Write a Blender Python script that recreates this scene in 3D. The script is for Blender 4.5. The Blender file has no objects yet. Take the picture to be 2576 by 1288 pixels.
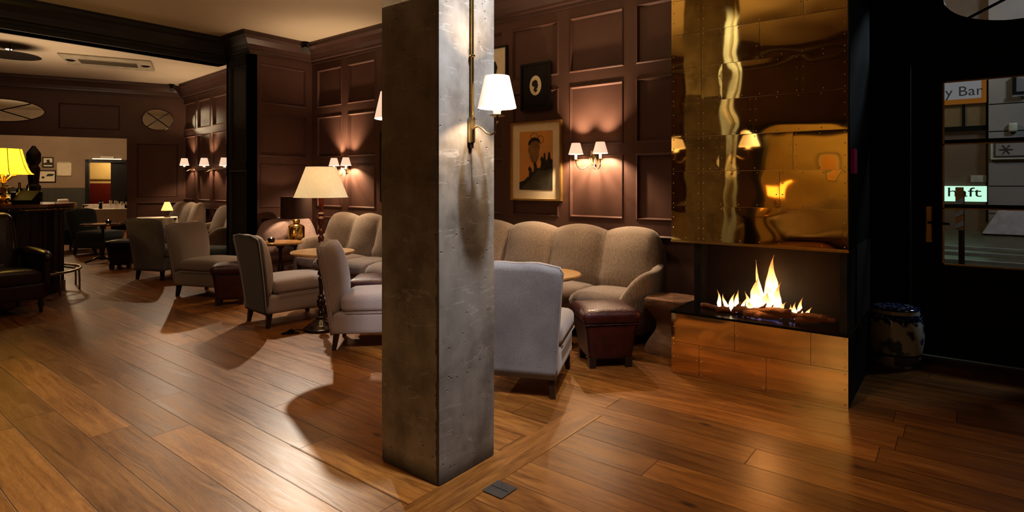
import bpy, bmesh, math, random
from mathutils import Vector, Matrix, noise
random.seed(7)
C = bpy.context.scene.collection
PI = math.pi
EYE = 1.35
CS, SN = math.cos(math.radians(38)), math.sin(math.radians(38))
def W(X, Z):                    # camera-aligned floor coordinates -> world
    return (CS*X - SN*Z, SN*X + CS*Z)
def floor_pt(px, py, h=0.0):    # surveyed image point on a horizontal plane -> world
    s = (py-461.0); Z = (EYE-h)*1450.0/s
    return W((px-1288)/1450.0*Z, Z)
def on_wall(px, py, p, d):      # surveyed image point on a vertical plane (p, d in world) -> (t along d, z)
    rx, ry = W((px-1288)/1450.0, 1.0)
    # origin + k*(rx,ry) = p + t*d
    det = rx*(-d[1]) + ry*d[0]
    k = (p[0]*(-d[1]) + p[1]*d[0])/det
    t = (rx*p[1]-ry*p[0])/det
    t = (k*rx-p[0])*d[0]+(k*ry-p[1])*d[1]
    return t, EYE - (py-461)/1450.0*k

# ------------------------------------------------------------------ materials
class NT:
    def __init__(s, name):
        s.m = bpy.data.materials.new(name); s.m.use_nodes = True
        s.t = s.m.node_tree; s.t.nodes.clear()
        s.out = s.t.nodes.new('ShaderNodeOutputMaterial')
    def n(s, ty, **kw):
        x = s.t.nodes.new(ty)
        for k, v in kw.items():
            if k.startswith('i_'):
                key = k[2:]
                x.inputs[int(key) if key.isdigit() else key.replace('_', ' ')].default_value = v
            else: setattr(x, k, v)
        return x
    def l(s, a, b): s.t.links.new(a, b)
    def math(s, op, a, b=None):
        x = s.n('ShaderNodeMath', operation=op)
        for i, v in enumerate((a, b)):
            if v is None: continue
            if isinstance(v, (int, float)): x.inputs[i].default_value = v
            else: s.l(v, x.inputs[i])
        return x.outputs[0]
    def ramp(s, fac, stops):
        r = s.n('ShaderNodeValToRGB'); e = r.color_ramp.elements
        while len(e) < len(stops): e.new(0.5)
        for i, (p, c) in enumerate(stops):
            e[i].position = p; e[i].color = (*c, 1) if len(c) == 3 else c
        s.l(fac, r.inputs[0]); return r.outputs[0]
    def mix(s, fac, a, b, mode='MIX'):
        x = s.n('ShaderNodeMix', data_type='RGBA', blend_type=mode)
        for i, v in ((0, fac), (6, a), (7, b)):
            if isinstance(v, (int, float)): x.inputs[i].default_value = v
            elif isinstance(v, tuple): x.inputs[i].default_value = (*v, 1)
            else: s.l(v, x.inputs[i])
        return x.outputs[2]

def mat(name, col, rough=0.6, metal=0.0, var=0.18, scale=9.0, bump=0.0, bscale=60.0, stretch=(1,1,1), coat=0.0, sheen=0.0, emit=None, estr=0.0, col2=None, spec=0.5):
    N = NT(name)
    tc = N.n('ShaderNodeTexCoord'); mp = N.n('ShaderNodeMapping'); mp.inputs['Scale'].default_value = stretch
    N.l(tc.outputs['Object'], mp.inputs[0])
    nz = N.n('ShaderNodeTexNoise'); nz.inputs['Scale'].default_value = scale; nz.inputs['Detail'].default_value = 5
    N.l(mp.outputs[0], nz.inputs['Vector'])
    c2 = col2 or tuple(c*(1-var) for c in col); c1 = col if col2 else tuple(min(1, c*(1+var)) for c in col)
    cr = N.ramp(nz.outputs[0], [(0.3, c2), (0.7, c1)])
    b = N.n('ShaderNodeBsdfPrincipled')
    N.l(cr, b.inputs['Base Color']); b.inputs['Roughness'].default_value = rough; b.inputs['Metallic'].default_value = metal
    b.inputs['Coat Weight'].default_value = coat; b.inputs['Sheen Weight'].default_value = sheen
    b.inputs['Specular IOR Level'].default_value = spec
    if emit: b.inputs['Emission Color'].default_value = (*emit, 1); b.inputs['Emission Strength'].default_value = estr
    if bump:
        n2 = N.n('ShaderNodeTexNoise'); n2.inputs['Scale'].default_value = bscale; n2.inputs['Detail'].default_value = 3
        N.l(mp.outputs[0], n2.inputs['Vector'])
        bp = N.n('ShaderNodeBump'); bp.inputs['Strength'].default_value = bump; bp.inputs['Distance'].default_value = 0.01
        N.l(n2.outputs[0], bp.inputs['Height']); N.l(bp.outputs[0], b.inputs['Normal'])
    N.l(b.outputs[0], N.out.inputs[0])
    return N.m

def floor_mat(name, across=False, tint=1.0):
    N = NT(name)
    tc = N.n('ShaderNodeTexCoord'); sp = N.n('ShaderNodeSeparateXYZ'); N.l(tc.outputs['Object'], sp.inputs[0])
    X, Y = (sp.outputs[1], sp.outputs[0]) if across else (sp.outputs[0], sp.outputs[1])
    wd, ln = 0.205, 2.1
    ry = N.math('DIVIDE', Y, wd); row = N.math('FLOOR', ry); fy = N.math('FRACT', ry)
    wn = N.n('ShaderNodeTexWhiteNoise', noise_dimensions='1D'); N.l(row, wn.inputs['W'])
    rx = N.math('ADD', N.math('DIVIDE', X, ln), N.math('MULTIPLY', wn.outputs[0], 5.0))
    colm = N.math('FLOOR', rx); fx = N.math('FRACT', rx)
    cb = N.n('ShaderNodeCombineXYZ'); N.l(row, cb.inputs[0]); N.l(colm, cb.inputs[1])
    wn2 = N.n('ShaderNodeTexWhiteNoise', noise_dimensions='2D'); N.l(cb.outputs[0], wn2.inputs['Vector'])
    rnd = wn2.outputs[0]
    # grain
    gv = N.n('ShaderNodeCombineXYZ'); N.l(N.math('MULTIPLY', X, 1.3), gv.inputs[0]); N.l(N.math('MULTIPLY', Y, 13.0), gv.inputs[1]); N.l(N.math('MULTIPLY', rnd, 37.0), gv.inputs[2])
    g = N.n('ShaderNodeTexNoise'); g.inputs['Scale'].default_value = 1.6; g.inputs['Detail'].default_value = 7; g.inputs['Distortion'].default_value = 1.2; N.l(gv.outputs[0], g.inputs['Vector'])
    base = N.ramp(g.outputs[0], [(0.28, (0.115, 0.045, 0.010)), (0.5, (0.235, 0.103, 0.023)), (0.72, (0.35, 0.168, 0.042))])
    fine = N.n('ShaderNodeTexNoise'); fine.inputs['Scale'].default_value = 14; fine.inputs['Detail'].default_value = 4; N.l(gv.outputs[0], fine.inputs['Vector'])
    base = N.mix(0.25, base, N.ramp(fine.outputs[0], [(0.35, (0.12, 0.05, 0.016)), (0.6, (0.40, 0.165, 0.04))]))
    ton = N.ramp(rnd, [(0.0, (0.62, 0.60, 0.58)), (0.5, (0.95, 0.93, 0.9)), (1.0, (1.25, 1.2, 1.1))])
    base = N.mix(1.0, base, ton, 'MULTIPLY')
    # knots
    kv = N.n('ShaderNodeCombineXYZ'); N.l(N.math('MULTIPLY', X, 1.5), kv.inputs[0]); N.l(N.math('MULTIPLY', Y, 3.4), kv.inputs[1])
    vo = N.n('ShaderNodeTexVoronoi'); vo.inputs['Scale'].default_value = 1.15; N.l(kv.outputs[0], vo.inputs['Vector'])
    kn = N.ramp(vo.outputs['Distance'], [(0.03, (1, 1, 1)), (0.085, (0, 0, 0))])
    base = N.mix(N.math('MULTIPLY', kn, 0.85), base, (0.03, 0.012, 0.005))
    # seams
    ey = N.math('MULTIPLY', N.math('MINIMUM', fy, N.math('SUBTRACT', 1.0, fy)), wd)
    ex = N.math('MULTIPLY', N.math('MINIMUM', fx, N.math('SUBTRACT', 1.0, fx)), ln)
    e = N.math('MINIMUM', ey, ex)
    seam = N.ramp(N.math('MULTIPLY', e, 100.0), [(0.10, (1, 1, 1)), (0.30, (0, 0, 0))])
    base = N.mix(N.math('MULTIPLY', seam, 0.8), base, (0.02, 0.008, 0.004))
    b = N.n('ShaderNodeBsdfPrincipled'); N.l(base, b.inputs['Base Color'])
    N.l(N.math('ADD', N.math('MULTIPLY', g.outputs[0], 0.16), 0.28), b.inputs['Roughness'])
    b.inputs['Specular IOR Level'].default_value = 0.5
    bp = N.n('ShaderNodeBump'); bp.inputs['Strength'].default_value = 0.35; bp.inputs['Distance'].default_value = 0.003
    N.l(N.math('SUBTRACT', N.math('ADD', g.outputs[0], N.math('MULTIPLY', rnd, 0.5)), seam), bp.inputs['Height']); N.l(bp.outputs[0], b.inputs['Normal'])
    N.l(b.outputs[0], N.out.inputs[0]); return N.m

def concrete_mat():
    N = NT('polished_concrete')
    tc = N.n('ShaderNodeTexCoord')
    a = N.n('ShaderNodeTexNoise'); a.inputs['Scale'].default_value = 3.0; a.inputs['Detail'].default_value = 10; a.inputs['Roughness'].default_value = 0.68; N.l(tc.outputs['Object'], a.inputs['Vector'])
    mp = N.n('ShaderNodeMapping'); mp.inputs['Scale'].default_value = (3, 3, 1.1); N.l(tc.outputs['Object'], mp.inputs[0])
    st = N.n('ShaderNodeTexNoise'); st.inputs['Scale'].default_value = 3; st.inputs['Detail'].default_value = 6; N.l(mp.outputs[0], st.inputs['Vector'])
    base = N.ramp(a.outputs[0], [(0.36, (0.11, 0.097, 0.08)), (0.52, (0.25, 0.228, 0.192)), (0.75, (0.34, 0.31, 0.265))])
    base = N.mix(0.3, base, N.ramp(st.outputs[0], [(0.35, (0.10, 0.085, 0.065)), (0.65, (0.29, 0.26, 0.22))]))
    # pits
    v = N.n('ShaderNodeTexVoronoi'); v.inputs['Scale'].default_value = 26; N.l(tc.outputs['Object'], v.inputs['Vector'])
    pit = N.ramp(v.outputs['Distance'], [(0.07, (1, 1, 1)), (0.14, (0, 0, 0))])
    nm = N.n('ShaderNodeTexNoise'); nm.inputs['Scale'].default_value = 5; N.l(tc.outputs['Object'], nm.inputs['Vector'])
    pit = N.math('MULTIPLY', pit, N.ramp(nm.outputs[0], [(0.47, (0, 0, 0)), (0.55, (1, 1, 1))]))
    base = N.mix(N.math('MULTIPLY', pit, 0.7), base, (0.03, 0.028, 0.025))
    # pale scratches
    m2 = N.n('ShaderNodeMapping'); m2.inputs['Scale'].default_value = (1.6, 1.6, 9); m2.inputs['Rotation'].default_value = (0.3, 0.35, 0); N.l(tc.outputs['Object'], m2.inputs[0])
    sc = N.n('ShaderNodeTexNoise'); sc.inputs['Scale'].default_value = 2.4; sc.inputs['Detail'].default_value = 2; sc.inputs['Distortion'].default_value = 1.5; N.l(m2.outputs[0], sc.inputs['Vector'])
    scr = N.ramp(sc.outputs[0], [(0.63, (0, 0, 0)), (0.655, (1, 1, 1)), (0.685, (0, 0, 0))])
    base = N.mix(N.math('MULTIPLY', scr, 0.28), base, (0.55, 0.52, 0.48))
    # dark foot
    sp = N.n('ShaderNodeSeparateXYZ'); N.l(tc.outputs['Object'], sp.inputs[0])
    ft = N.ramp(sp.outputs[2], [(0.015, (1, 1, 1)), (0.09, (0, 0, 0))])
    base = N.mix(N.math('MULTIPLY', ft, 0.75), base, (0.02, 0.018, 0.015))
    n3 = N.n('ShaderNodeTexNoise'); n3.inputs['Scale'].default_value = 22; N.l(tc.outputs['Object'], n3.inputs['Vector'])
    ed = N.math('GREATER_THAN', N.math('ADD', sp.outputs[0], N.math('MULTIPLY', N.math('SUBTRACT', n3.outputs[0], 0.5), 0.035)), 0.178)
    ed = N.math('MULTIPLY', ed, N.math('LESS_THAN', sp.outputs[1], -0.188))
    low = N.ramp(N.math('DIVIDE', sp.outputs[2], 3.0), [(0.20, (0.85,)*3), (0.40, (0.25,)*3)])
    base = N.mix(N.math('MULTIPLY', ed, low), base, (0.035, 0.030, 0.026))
    b = N.n('ShaderNodeBsdfPrincipled'); N.l(base, b.inputs['Base Color']); b.inputs['Roughness'].default_value = 0.42
    h = N.math('SUBTRACT', N.math('MULTIPLY', st.outputs[0], 0.6), pit)
    bp = N.n('ShaderNodeBump'); bp.inputs['Strength'].default_value = 0.7; bp.inputs['Distance'].default_value = 0.008; N.l(h, bp.inputs['Height']); N.l(bp.outputs[0], b.inputs['Normal'])
    N.l(b.outputs[0], N.out.inputs[0]); return N.m

def fabric_mat(name, col, rib=True, blot=0.1):
    N = NT(name); tc = N.n('ShaderNodeTexCoord')
    a = N.n('ShaderNodeTexNoise'); a.inputs['Scale'].default_value = 2.5; a.inputs['Detail'].default_value = 3; N.l(tc.outputs['Object'], a.inputs['Vector'])
    mp = N.n('ShaderNodeMapping'); mp.inputs['Scale'].default_value = (130, 130, 10) if rib else (260, 260, 260); N.l(tc.outputs['Object'], mp.inputs[0])
    w = N.n('ShaderNodeTexNoise'); w.inputs['Scale'].default_value = 1.0; w.inputs['Detail'].default_value = 2; N.l(mp.outputs[0], w.inputs['Vector'])
    base = N.ramp(a.outputs[0], [(0.3, tuple(c*(1-blot) for c in col)), (0.7, tuple(c*(1+blot) for c in col))])
    base = N.mix(0.8, base, N.mix(1.0, base, N.ramp(w.outputs[0], [(0.35, (0.72,)*3), (0.65, (1.2,)*3)]), 'MULTIPLY'))
    b = N.n('ShaderNodeBsdfPrincipled'); N.l(base, b.inputs['Base Color']); b.inputs['Roughness'].default_value = 0.92; b.inputs['Sheen Weight'].default_value = 0.35; b.inputs['Sheen Roughness'].default_value = 0.5
    b.inputs['Specular IOR Level'].default_value = 0.2
    bp = N.n('ShaderNodeBump'); bp.inputs['Strength'].default_value = 0.3; bp.inputs['Distance'].default_value = 0.003; N.l(w.outputs[0], bp.inputs['Height']); N.l(bp.outputs[0], b.inputs['Normal'])
    N.l(b.outputs[0], N.out.inputs[0]); return N.m

def shade_mat(name, col, estr, trans=0.35):
    N = NT(name); tc = N.n('ShaderNodeTexCoord')
    w = N.n('ShaderNodeTexNoise'); w.inputs['Scale'].default_value = 40; N.l(tc.outputs['Object'], w.inputs['Vector'])
    c = N.ramp(w.outputs[0], [(0.3, tuple(x*0.92 for x in col)), (0.7, col)])
    t = N.n('ShaderNodeBsdfTranslucent'); d = N.n('ShaderNodeBsdfDiffuse'); e = N.n('ShaderNodeEmission')
    for x in (t, d): N.l(c, x.inputs[0])
    N.l(c, e.inputs[0]); e.inputs[1].default_value = estr
    m = N.n('ShaderNodeMixShader'); m.inputs[0].default_value = trans; N.l(d.outputs[0], m.inputs[1]); N.l(t.outputs[0], m.inputs[2])
    a = N.n('ShaderNodeAddShader'); N.l(m.outputs[0], a.inputs[0]); N.l(e.outputs[0], a.inputs[1]); N.l(a.outputs[0], N.out.inputs[0]); return N.m

def emit_mat(name, col, s, col2=None):
    N = NT(name); tc = N.n('ShaderNodeTexCoord'); w = N.n('ShaderNodeTexNoise'); w.inputs['Scale'].default_value = 6; N.l(tc.outputs['Object'], w.inputs['Vector'])
    c = N.ramp(w.outputs[0], [(0.35, col2 or col), (0.65, col)]); e = N.n('ShaderNodeEmission'); N.l(c, e.inputs[0]); e.inputs[1].default_value = s; N.l(e.outputs[0], N.out.inputs[0]); return N.m

def flame_mat():
    N = NT('flame'); tc = N.n('ShaderNodeTexCoord'); sp = N.n('ShaderNodeSeparateXYZ'); N.l(tc.outputs['Generated'], sp.inputs[0])
    nz = N.n('ShaderNodeTexNoise'); nz.inputs['Scale'].default_value = 3.0; N.l(tc.outputs['Generated'], nz.inputs['Vector'])
    z = N.math('ADD', sp.outputs[2], N.math('MULTIPLY', N.math('SUBTRACT', nz.outputs[0], 0.5), 0.35))
    c = N.ramp(z, [(0.0, (0.30, 0.25, 0.9)), (0.10, (1, 0.72, 0.35)), (0.35, (1.0, 0.80, 0.50)), (0.7, (1.0, 0.52, 0.16)), (1.0, (1.0, 0.30, 0.05))])
    st = N.ramp(z, [(0.0, (0.25,)*3), (0.15, (1.0,)*3), (0.5, (0.75,)*3), (1.0, (0.30,)*3)])
    e = N.n('ShaderNodeEmission'); N.l(c, e.inputs[0]); N.l(N.math('MULTIPLY', st, 3.2), e.inputs[1])
    t = N.n('ShaderNodeBsdfTransparent'); lw = N.n('ShaderNodeLayerWeight'); lw.inputs[0].default_value = 0.45
    f = N.ramp(lw.outputs['Facing'], [(0.25, (0, 0, 0)), (0.95, (1, 1, 1))])
    m = N.n('ShaderNodeMixShader'); N.l(f, m.inputs[0]); N.l(e.outputs[0], m.inputs[1]); N.l(t.outputs[0], m.inputs[2]); N.l(m.outputs[0], N.out.inputs[0]); return N.m

def glass_mat(name, tint=(1, 1, 1), r=0.0, refl=0.06):
    N = NT(name); t = N.n('ShaderNodeBsdfTransparent'); t.inputs[0].default_value = (*tint, 1); g = N.n('ShaderNodeBsdfGlossy'); g.inputs['Roughness'].default_value = 0.02
    tc = N.n('ShaderNodeTexCoord'); nz = N.n('ShaderNodeTexNoise'); nz.inputs['Scale'].default_value = 2; N.l(tc.outputs['Object'], nz.inputs['Vector'])
    m = N.n('ShaderNodeMixShader'); N.l(N.math('MULTIPLY', nz.outputs[0], refl*2), m.inputs[0]); N.l(t.outputs[0], m.inputs[1]); N.l(g.outputs[0], m.inputs[2]); N.l(m.outputs[0], N.out.inputs[0]); return N.m

def porcelain_mat():
    N = NT('blue_white_porcelain'); tc = N.n('ShaderNodeTexCoord'); sp = N.n('ShaderNodeSeparateXYZ'); N.l(tc.outputs['Object'], sp.inputs[0])
    nz = N.n('ShaderNodeTexNoise'); nz.inputs['Scale'].default_value = 9; nz.inputs['Detail'].default_value = 6; N.l(tc.outputs['Object'], nz.inputs['Vector'])
    pat = N.ramp(nz.outputs[0], [(0.50, (0, 0, 0)), (0.56, (1, 1, 1))])
    ang = N.math('ARCTAN2', sp.outputs[1], sp.outputs[0])
    sc = N.math('ADD', N.math('MULTIPLY', N.math('SINE', N.math('MULTIPLY', ang, 12.0)), 0.016), 0.335)
    band = N.math('GREATER_THAN', sp.outputs[2], sc)
    b2 = N.math('LESS_THAN', N.math('ABSOLUTE', N.math('SUBTRACT', sp.outputs[2], 0.10)), 0.008)
    b3 = N.math('LESS_THAN', N.math('ABSOLUTE', N.math('SUBTRACT', sp.outputs[2], 0.405)), 0.012)
    vv = N.n('ShaderNodeTexVoronoi'); vv.inputs['Scale'].default_value = 38; N.l(tc.outputs['Object'], vv.inputs['Vector'])
    dots = N.ramp(vv.outputs['Distance'], [(0.28, (0.25,)*3), (0.42, (1, 1, 1))])
    f = N.math('MAXIMUM', N.math('MAXIMUM', N.math('MULTIPLY', band, dots), b2), N.math('MULTIPLY', pat, 0.85))
    f = N.math('MULTIPLY', f, N.math('SUBTRACT', 1.0, b3))
    c = N.mix(f, (0.62, 0.64, 0.58), (0.015, 0.03, 0.12))
    b = N.n('ShaderNodeBsdfPrincipled'); N.l(c, b.inputs['Base Color']); b.inputs['Roughness'].default_value = 0.12; N.l(b.outputs[0], N.out.inputs[0]); return N.m

M = {}
M['wall'] = mat('plum_brown_paint', (0.122, 0.066, 0.051), 0.42, var=0.10, scale=3, bump=0.04, bscale=30)
M['beam'] = mat('dark_olive_paint', (0.036, 0.031, 0.022), 0.5, var=0.15, scale=3)
M['crown'] = mat('plum_gloss_trim', (0.095, 0.055, 0.045), 0.30, var=0.10, scale=3)
M['ceil'] = mat('cream_ceiling', (0.60, 0.51, 0.39), 0.9, var=0.05, scale=1.2)
M['black_wall'] = mat('near_black_paint', (0.005, 0.0045, 0.0045), 0.5, spec=0.25, var=0.2, scale=3)
M['beige_wall'] = mat('beige_plaster', (0.36, 0.27, 0.19), 0.85, var=0.08, scale=2)
M['tan_wall'] = mat('tan_gold_plaster', (0.55, 0.42, 0.20), 0.85, var=0.08, scale=2)
M['green_wain'] = mat('grey_green_wainscot', (0.07, 0.07, 0.055), 0.6, var=0.1)
M['red'] = mat('dark_red_leather', (0.12, 0.012, 0.008), 0.4)
M['floor'] = floor_mat('oak_planks')
M['floor_x'] = floor_mat('oak_border_planks', True)
M['concrete'] = concrete_mat()
M['sofa'] = fabric_mat('sofa_fabric', (0.30, 0.235, 0.18))
M['sofa_seat'] = fabric_mat('sofa_seat_fabric', (0.27, 0.21, 0.17))
M['chair'] = fabric_mat('mauve_grey_fabric', (0.36, 0.295, 0.27), False)
M['chair_cool_lit'] = fabric_mat('cool_lit_grey_fabric', (0.20, 0.196, 0.20), False, 0.28)  # cool light on the chair backs is mostly put into this fabric colour
M['chair_shaded'] = fabric_mat('shaded_green_grey_fabric', (0.05, 0.055, 0.042), False)  # shade on the outer back is mostly put into this fabric colour
M['chair_grey'] = fabric_mat('warm_grey_fabric', (0.30, 0.26, 0.225), False)
M['chair_teal'] = fabric_mat('dark_teal_fabric', (0.035, 0.05, 0.055), False)
M['teal'] = fabric_mat('teal_velvet', (0.10, 0.14, 0.13), False)
M['pink_sofa'] = fabric_mat('dusty_pink_fabric', (0.38, 0.27, 0.24))
M['legwood'] = mat('dark_leg_wood', (0.035, 0.018, 0.010), 0.35, scale=4, stretch=(8, 8, 1))
M['leather'] = mat('maroon_leather', (0.050, 0.009, 0.009), 0.36, var=0.35, scale=14, bump=0.35, bscale=140, coat=0.25)
M['dark_leather'] = mat('oxblood_leather', (0.018, 0.005, 0.005), 0.30, var=0.3, scale=10, bump=0.3, bscale=120, coat=0.3)
M['black_leather'] = mat('black_leather', (0.008, 0.007, 0.007), 0.35)
M['tabletop'] = mat('honey_tabletop_wood', (0.42, 0.24, 0.09), 0.28, var=0.25, scale=3, stretch=(1, 14, 1))
M['tabledark'] = mat('dark_pedestal_wood', (0.04, 0.018, 0.010), 0.3)
M['turned'] = mat('polished_mahogany', (0.10, 0.022, 0.010), 0.18, var=0.3, scale=5, coat=0.6)
M['turned_dark'] = mat('blackened_mahogany', (0.02, 0.008, 0.006), 0.2, coat=0.5)
M['barwood'] = mat('black_brown_bar_wood', (0.022, 0.009, 0.006), 0.35, scale=3, stretch=(6, 6, 1))
M['bartop'] = mat('polished_bar_top', (0.17, 0.07, 0.045), 0.15, coat=0.6, scale=2, stretch=(1, 8, 1))
M['brass'] = mat('polished_brass', (0.72, 0.50, 0.18), 0.22, 1.0, var=0.12, scale=20)
M['brass_old'] = mat('aged_brass', (0.42, 0.34, 0.19), 0.35, 1.0, var=0.2, scale=15)
M['hood'] = mat('brass_plate', (0.72, 0.52, 0.17), 0.04, 1.0, var=0.10, scale=2.0)
M['hoodbase'] = mat('brushed_brass_plate', (0.80, 0.56, 0.26), 0.07, 1.0, var=0.08, scale=3.0)
M['rivet'] = mat('brass_rivet', (0.85, 0.68, 0.35), 0.25, 1.0)
M['black'] = mat('black_steel', (0.004, 0.004, 0.004), 0.6, 0.0, spec=0.12)
M['tray'] = mat('soot_black_steel', (0.008, 0.007, 0.006), 0.22, 0.5)
M['firebrick'] = mat('firebox_black', (0.022, 0.013, 0.010), 0.55)
M['frame_grey'] = mat('dark_grey_steel', (0.05, 0.05, 0.048), 0.4, 0.5)
M['shade'] = shade_mat('white_shade', (1.0, 0.80, 0.63), 0.62, 0.05)
M['shade_big'] = shade_mat('cream_linen_shade', (0.90, 0.79, 0.56), 0.26, 0.4)
M['shade_yellow'] = shade_mat('yellow_silk_shade', (1.0, 0.66, 0.04), 1.5, 0.5)
M['shade_amber'] = shade_mat('pleated_amber_shade', (1.0, 0.62, 0.22), 1.2, 0.5)
M['shade_dark'] = mat('dark_brown_shade', (0.045, 0.02, 0.014), 0.7)
M['bulb'] = emit_mat('lit_bulb', (1.0, 0.82, 0.6), 9.0)
M['socket'] = shade_mat('candle_socket', (1.0, 0.88, 0.75), 0.7, 0.1)
M['globe'] = emit_mat('glowing_globe', (1.0, 0.85, 0.62), 5.0)
M['cloth'] = mat('white_linen', (0.62, 0.56, 0.48), 0.9, var=0.08, scale=6, bump=0.2, bscale=12)
M['stump'] = mat('carved_brown_stump', (0.22, 0.12, 0.07), 0.5, var=0.3, scale=3, stretch=(3, 3, 10), bump=0.3, bscale=20)
M['log'] = mat('charred_log', (0.06, 0.028, 0.014), 0.85, var=0.5, scale=14, bump=0.8, bscale=40, emit=(1.0, 0.22, 0.03), estr=0.03)
M['flame'] = flame_mat()
M['glass'] = glass_mat('clear_glass', (0.97, 0.98, 0.97))
M['winglass'] = glass_mat('window_glass', (0.92, 0.95, 0.93), refl=0.03)
M['porcelain'] = porcelain_mat()
M['gold'] = mat('gold_frame', (0.55, 0.36, 0.12), 0.35, 0.8)
M['cream'] = mat('cream_mat_board', (0.85, 0.76, 0.56), 0.8, var=0.04)
M['poster'] = mat('orange_print', (0.85, 0.42, 0.08), 0.5, col2=(0.62, 0.36, 0.14), scale=3.5)
M['ink'] = mat('dark_print_ink', (0.030, 0.027, 0.018), 0.6, var=0.3)
M['hill'] = mat('grey_green_print_ink', (0.075, 0.068, 0.045), 0.6, var=0.3)
M['inkbrown'] = mat('brown_print_ink', (0.30, 0.17, 0.06), 0.6, var=0.3)
M['blackframe'] = mat('black_frame_wood', (0.012, 0.009, 0.008), 0.35)
M['grille'] = mat('beige_ac_plastic', (0.42, 0.37, 0.28), 0.6)
M['grille_dark'] = mat('dark_ac_grille', (0.16, 0.13, 0.09), 0.7)  # one darker brown for the whole grille
M['greymetal'] = mat('floor_box_metal', (0.16, 0.14, 0.12), 0.4, 0.6)
M['iron'] = mat('dark_iron_plate', (0.09, 0.075, 0.06), 0.4, 0.5)
M['facade'] = mat('grey_stucco_facade', (0.18, 0.16, 0.15), 0.85, var=0.12, scale=2)
M['facade_dark'] = mat('dark_shop_interior', (0.05, 0.035, 0.025), 0.6, emit=(0.35, 0.2, 0.1), estr=0.05)
M['sign_white'] = emit_mat('lit_white_sign', (0.85, 0.80, 0.86), 0.22)
M['sign_orange'] = emit_mat('orange_sign_border', (0.75, 0.28, 0.05), 0.25)
M['sign_green'] = emit_mat('lit_mint_sign', (0.62, 1.0, 0.78), 1.1)
M['sign_ink'] = mat('sign_lettering', (0.02, 0.02, 0.025), 0.6)
M['asphalt'] = mat('wet_asphalt', (0.06, 0.055, 0.035), 0.35, scale=6)
M['kerb'] = mat('pale_kerb_stone', (0.30, 0.29, 0.24), 0.5)
M['plaster_pale'] = mat('pale_pink_plaster', (0.42, 0.36, 0.36), 0.8)
M['striped'] = mat('reflective_orange', (0.5, 0.2, 0.03), 0.5)
M['magenta'] = mat('magenta_plastic', (0.12, 0.003, 0.03), 0.4, emit=(0.5, 0.0, 0.12), estr=0.05)
M['bottle'] = mat('dark_bottle_glass', (0.01, 0.012, 0.008), 0.1)
M['spot_metal'] = mat('black_spot_metal', (0.006, 0.006, 0.006), 0.4, 0.3)
M['flower'] = mat('green_stems', (0.05, 0.09, 0.03), 0.7)

# ------------------------------------------------------------------ mesh helpers
def box(bm, x0, x1, y0, y1, z0, z1):
    v = [bm.verts.new(p) for p in ((x0,y0,z0),(x1,y0,z0),(x1,y1,z0),(x0,y1,z0),(x0,y0,z1),(x1,y0,z1),(x1,y1,z1),(x0,y1,z1))]
    for f in ((3,2,1,0),(4,5,6,7),(0,1,5,4),(1,2,6,5),(2,3,7,6),(3,0,4,7)): bm.faces.new([v[i] for i in f])
    return v
def prism(bm, pts, z0, z1):
    a = [bm.verts.new((x, y, z0)) for x, y in pts]; b = [bm.verts.new((x, y, z1)) for x, y in pts]; n = len(pts)
    bm.faces.new(a[::-1]); bm.faces.new(b)
    for i in range(n): bm.faces.new((a[i], a[(i+1)%n], b[(i+1)%n], b[i]))
def poly_xz(bm, pts, y0, y1):
    a = [bm.verts.new((x, y0, z)) for x, z in pts]; b = [bm.verts.new((x, y1, z)) for x, z in pts]; n = len(pts)
    bm.faces.new(a); bm.faces.new(b[::-1])
    for i in range(n): bm.faces.new((a[(i+1)%n], a[i], b[i], b[(i+1)%n]))
def lathe(bm, prof, seg=32, c=(0, 0, 0), cap=True):
    rings = []
    for r, z in prof:
        rings.append([bm.verts.new((c[0]+r*math.cos(2*PI*i/seg), c[1]+r*math.sin(2*PI*i/seg), c[2]+z)) for i in range(seg)])
    for a, b in zip(rings, rings[1:]):
        for i in range(seg): bm.faces.new((a[i], a[(i+1)%seg], b[(i+1)%seg], b[i]))
    if cap:
        for rg, rv in ((rings[0], True), (rings[-1], False)):
            bm.faces.new(rg[::-1] if rv else rg)
def tube(bm, pts, r, seg=8, closed=False):
    pts = [Vector(p) for p in pts]; n = len(pts); rings = []
    for i, p in enumerate(pts):
        if closed: t = pts[(i+1)%n]-pts[i-1]
        else: t = pts[min(i+1, n-1)]-pts[max(i-1, 0)]
        t.normalize()
        up = Vector((0, 0, 1)) if abs(t.z) < 0.95 else Vector((0, 1, 0))
        a = t.cross(up).normalized(); b = a.cross(t)
        rr = r[i] if isinstance(r, (list, tuple)) else r
        rings.append([bm.verts.new(p + a*rr*math.cos(2*PI*k/seg) + b*rr*math.sin(2*PI*k/seg)) for k in range(seg)])
    m = n if closed else n-1
    for i in range(m):
        A, B = rings[i], rings[(i+1)%n]
        for k in range(seg): bm.faces.new((A[k], A[(k+1)%seg], B[(k+1)%seg], B[k]))
    if not closed:
        bm.faces.new(rings[0][::-1]); bm.faces.new(rings[-1])
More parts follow.
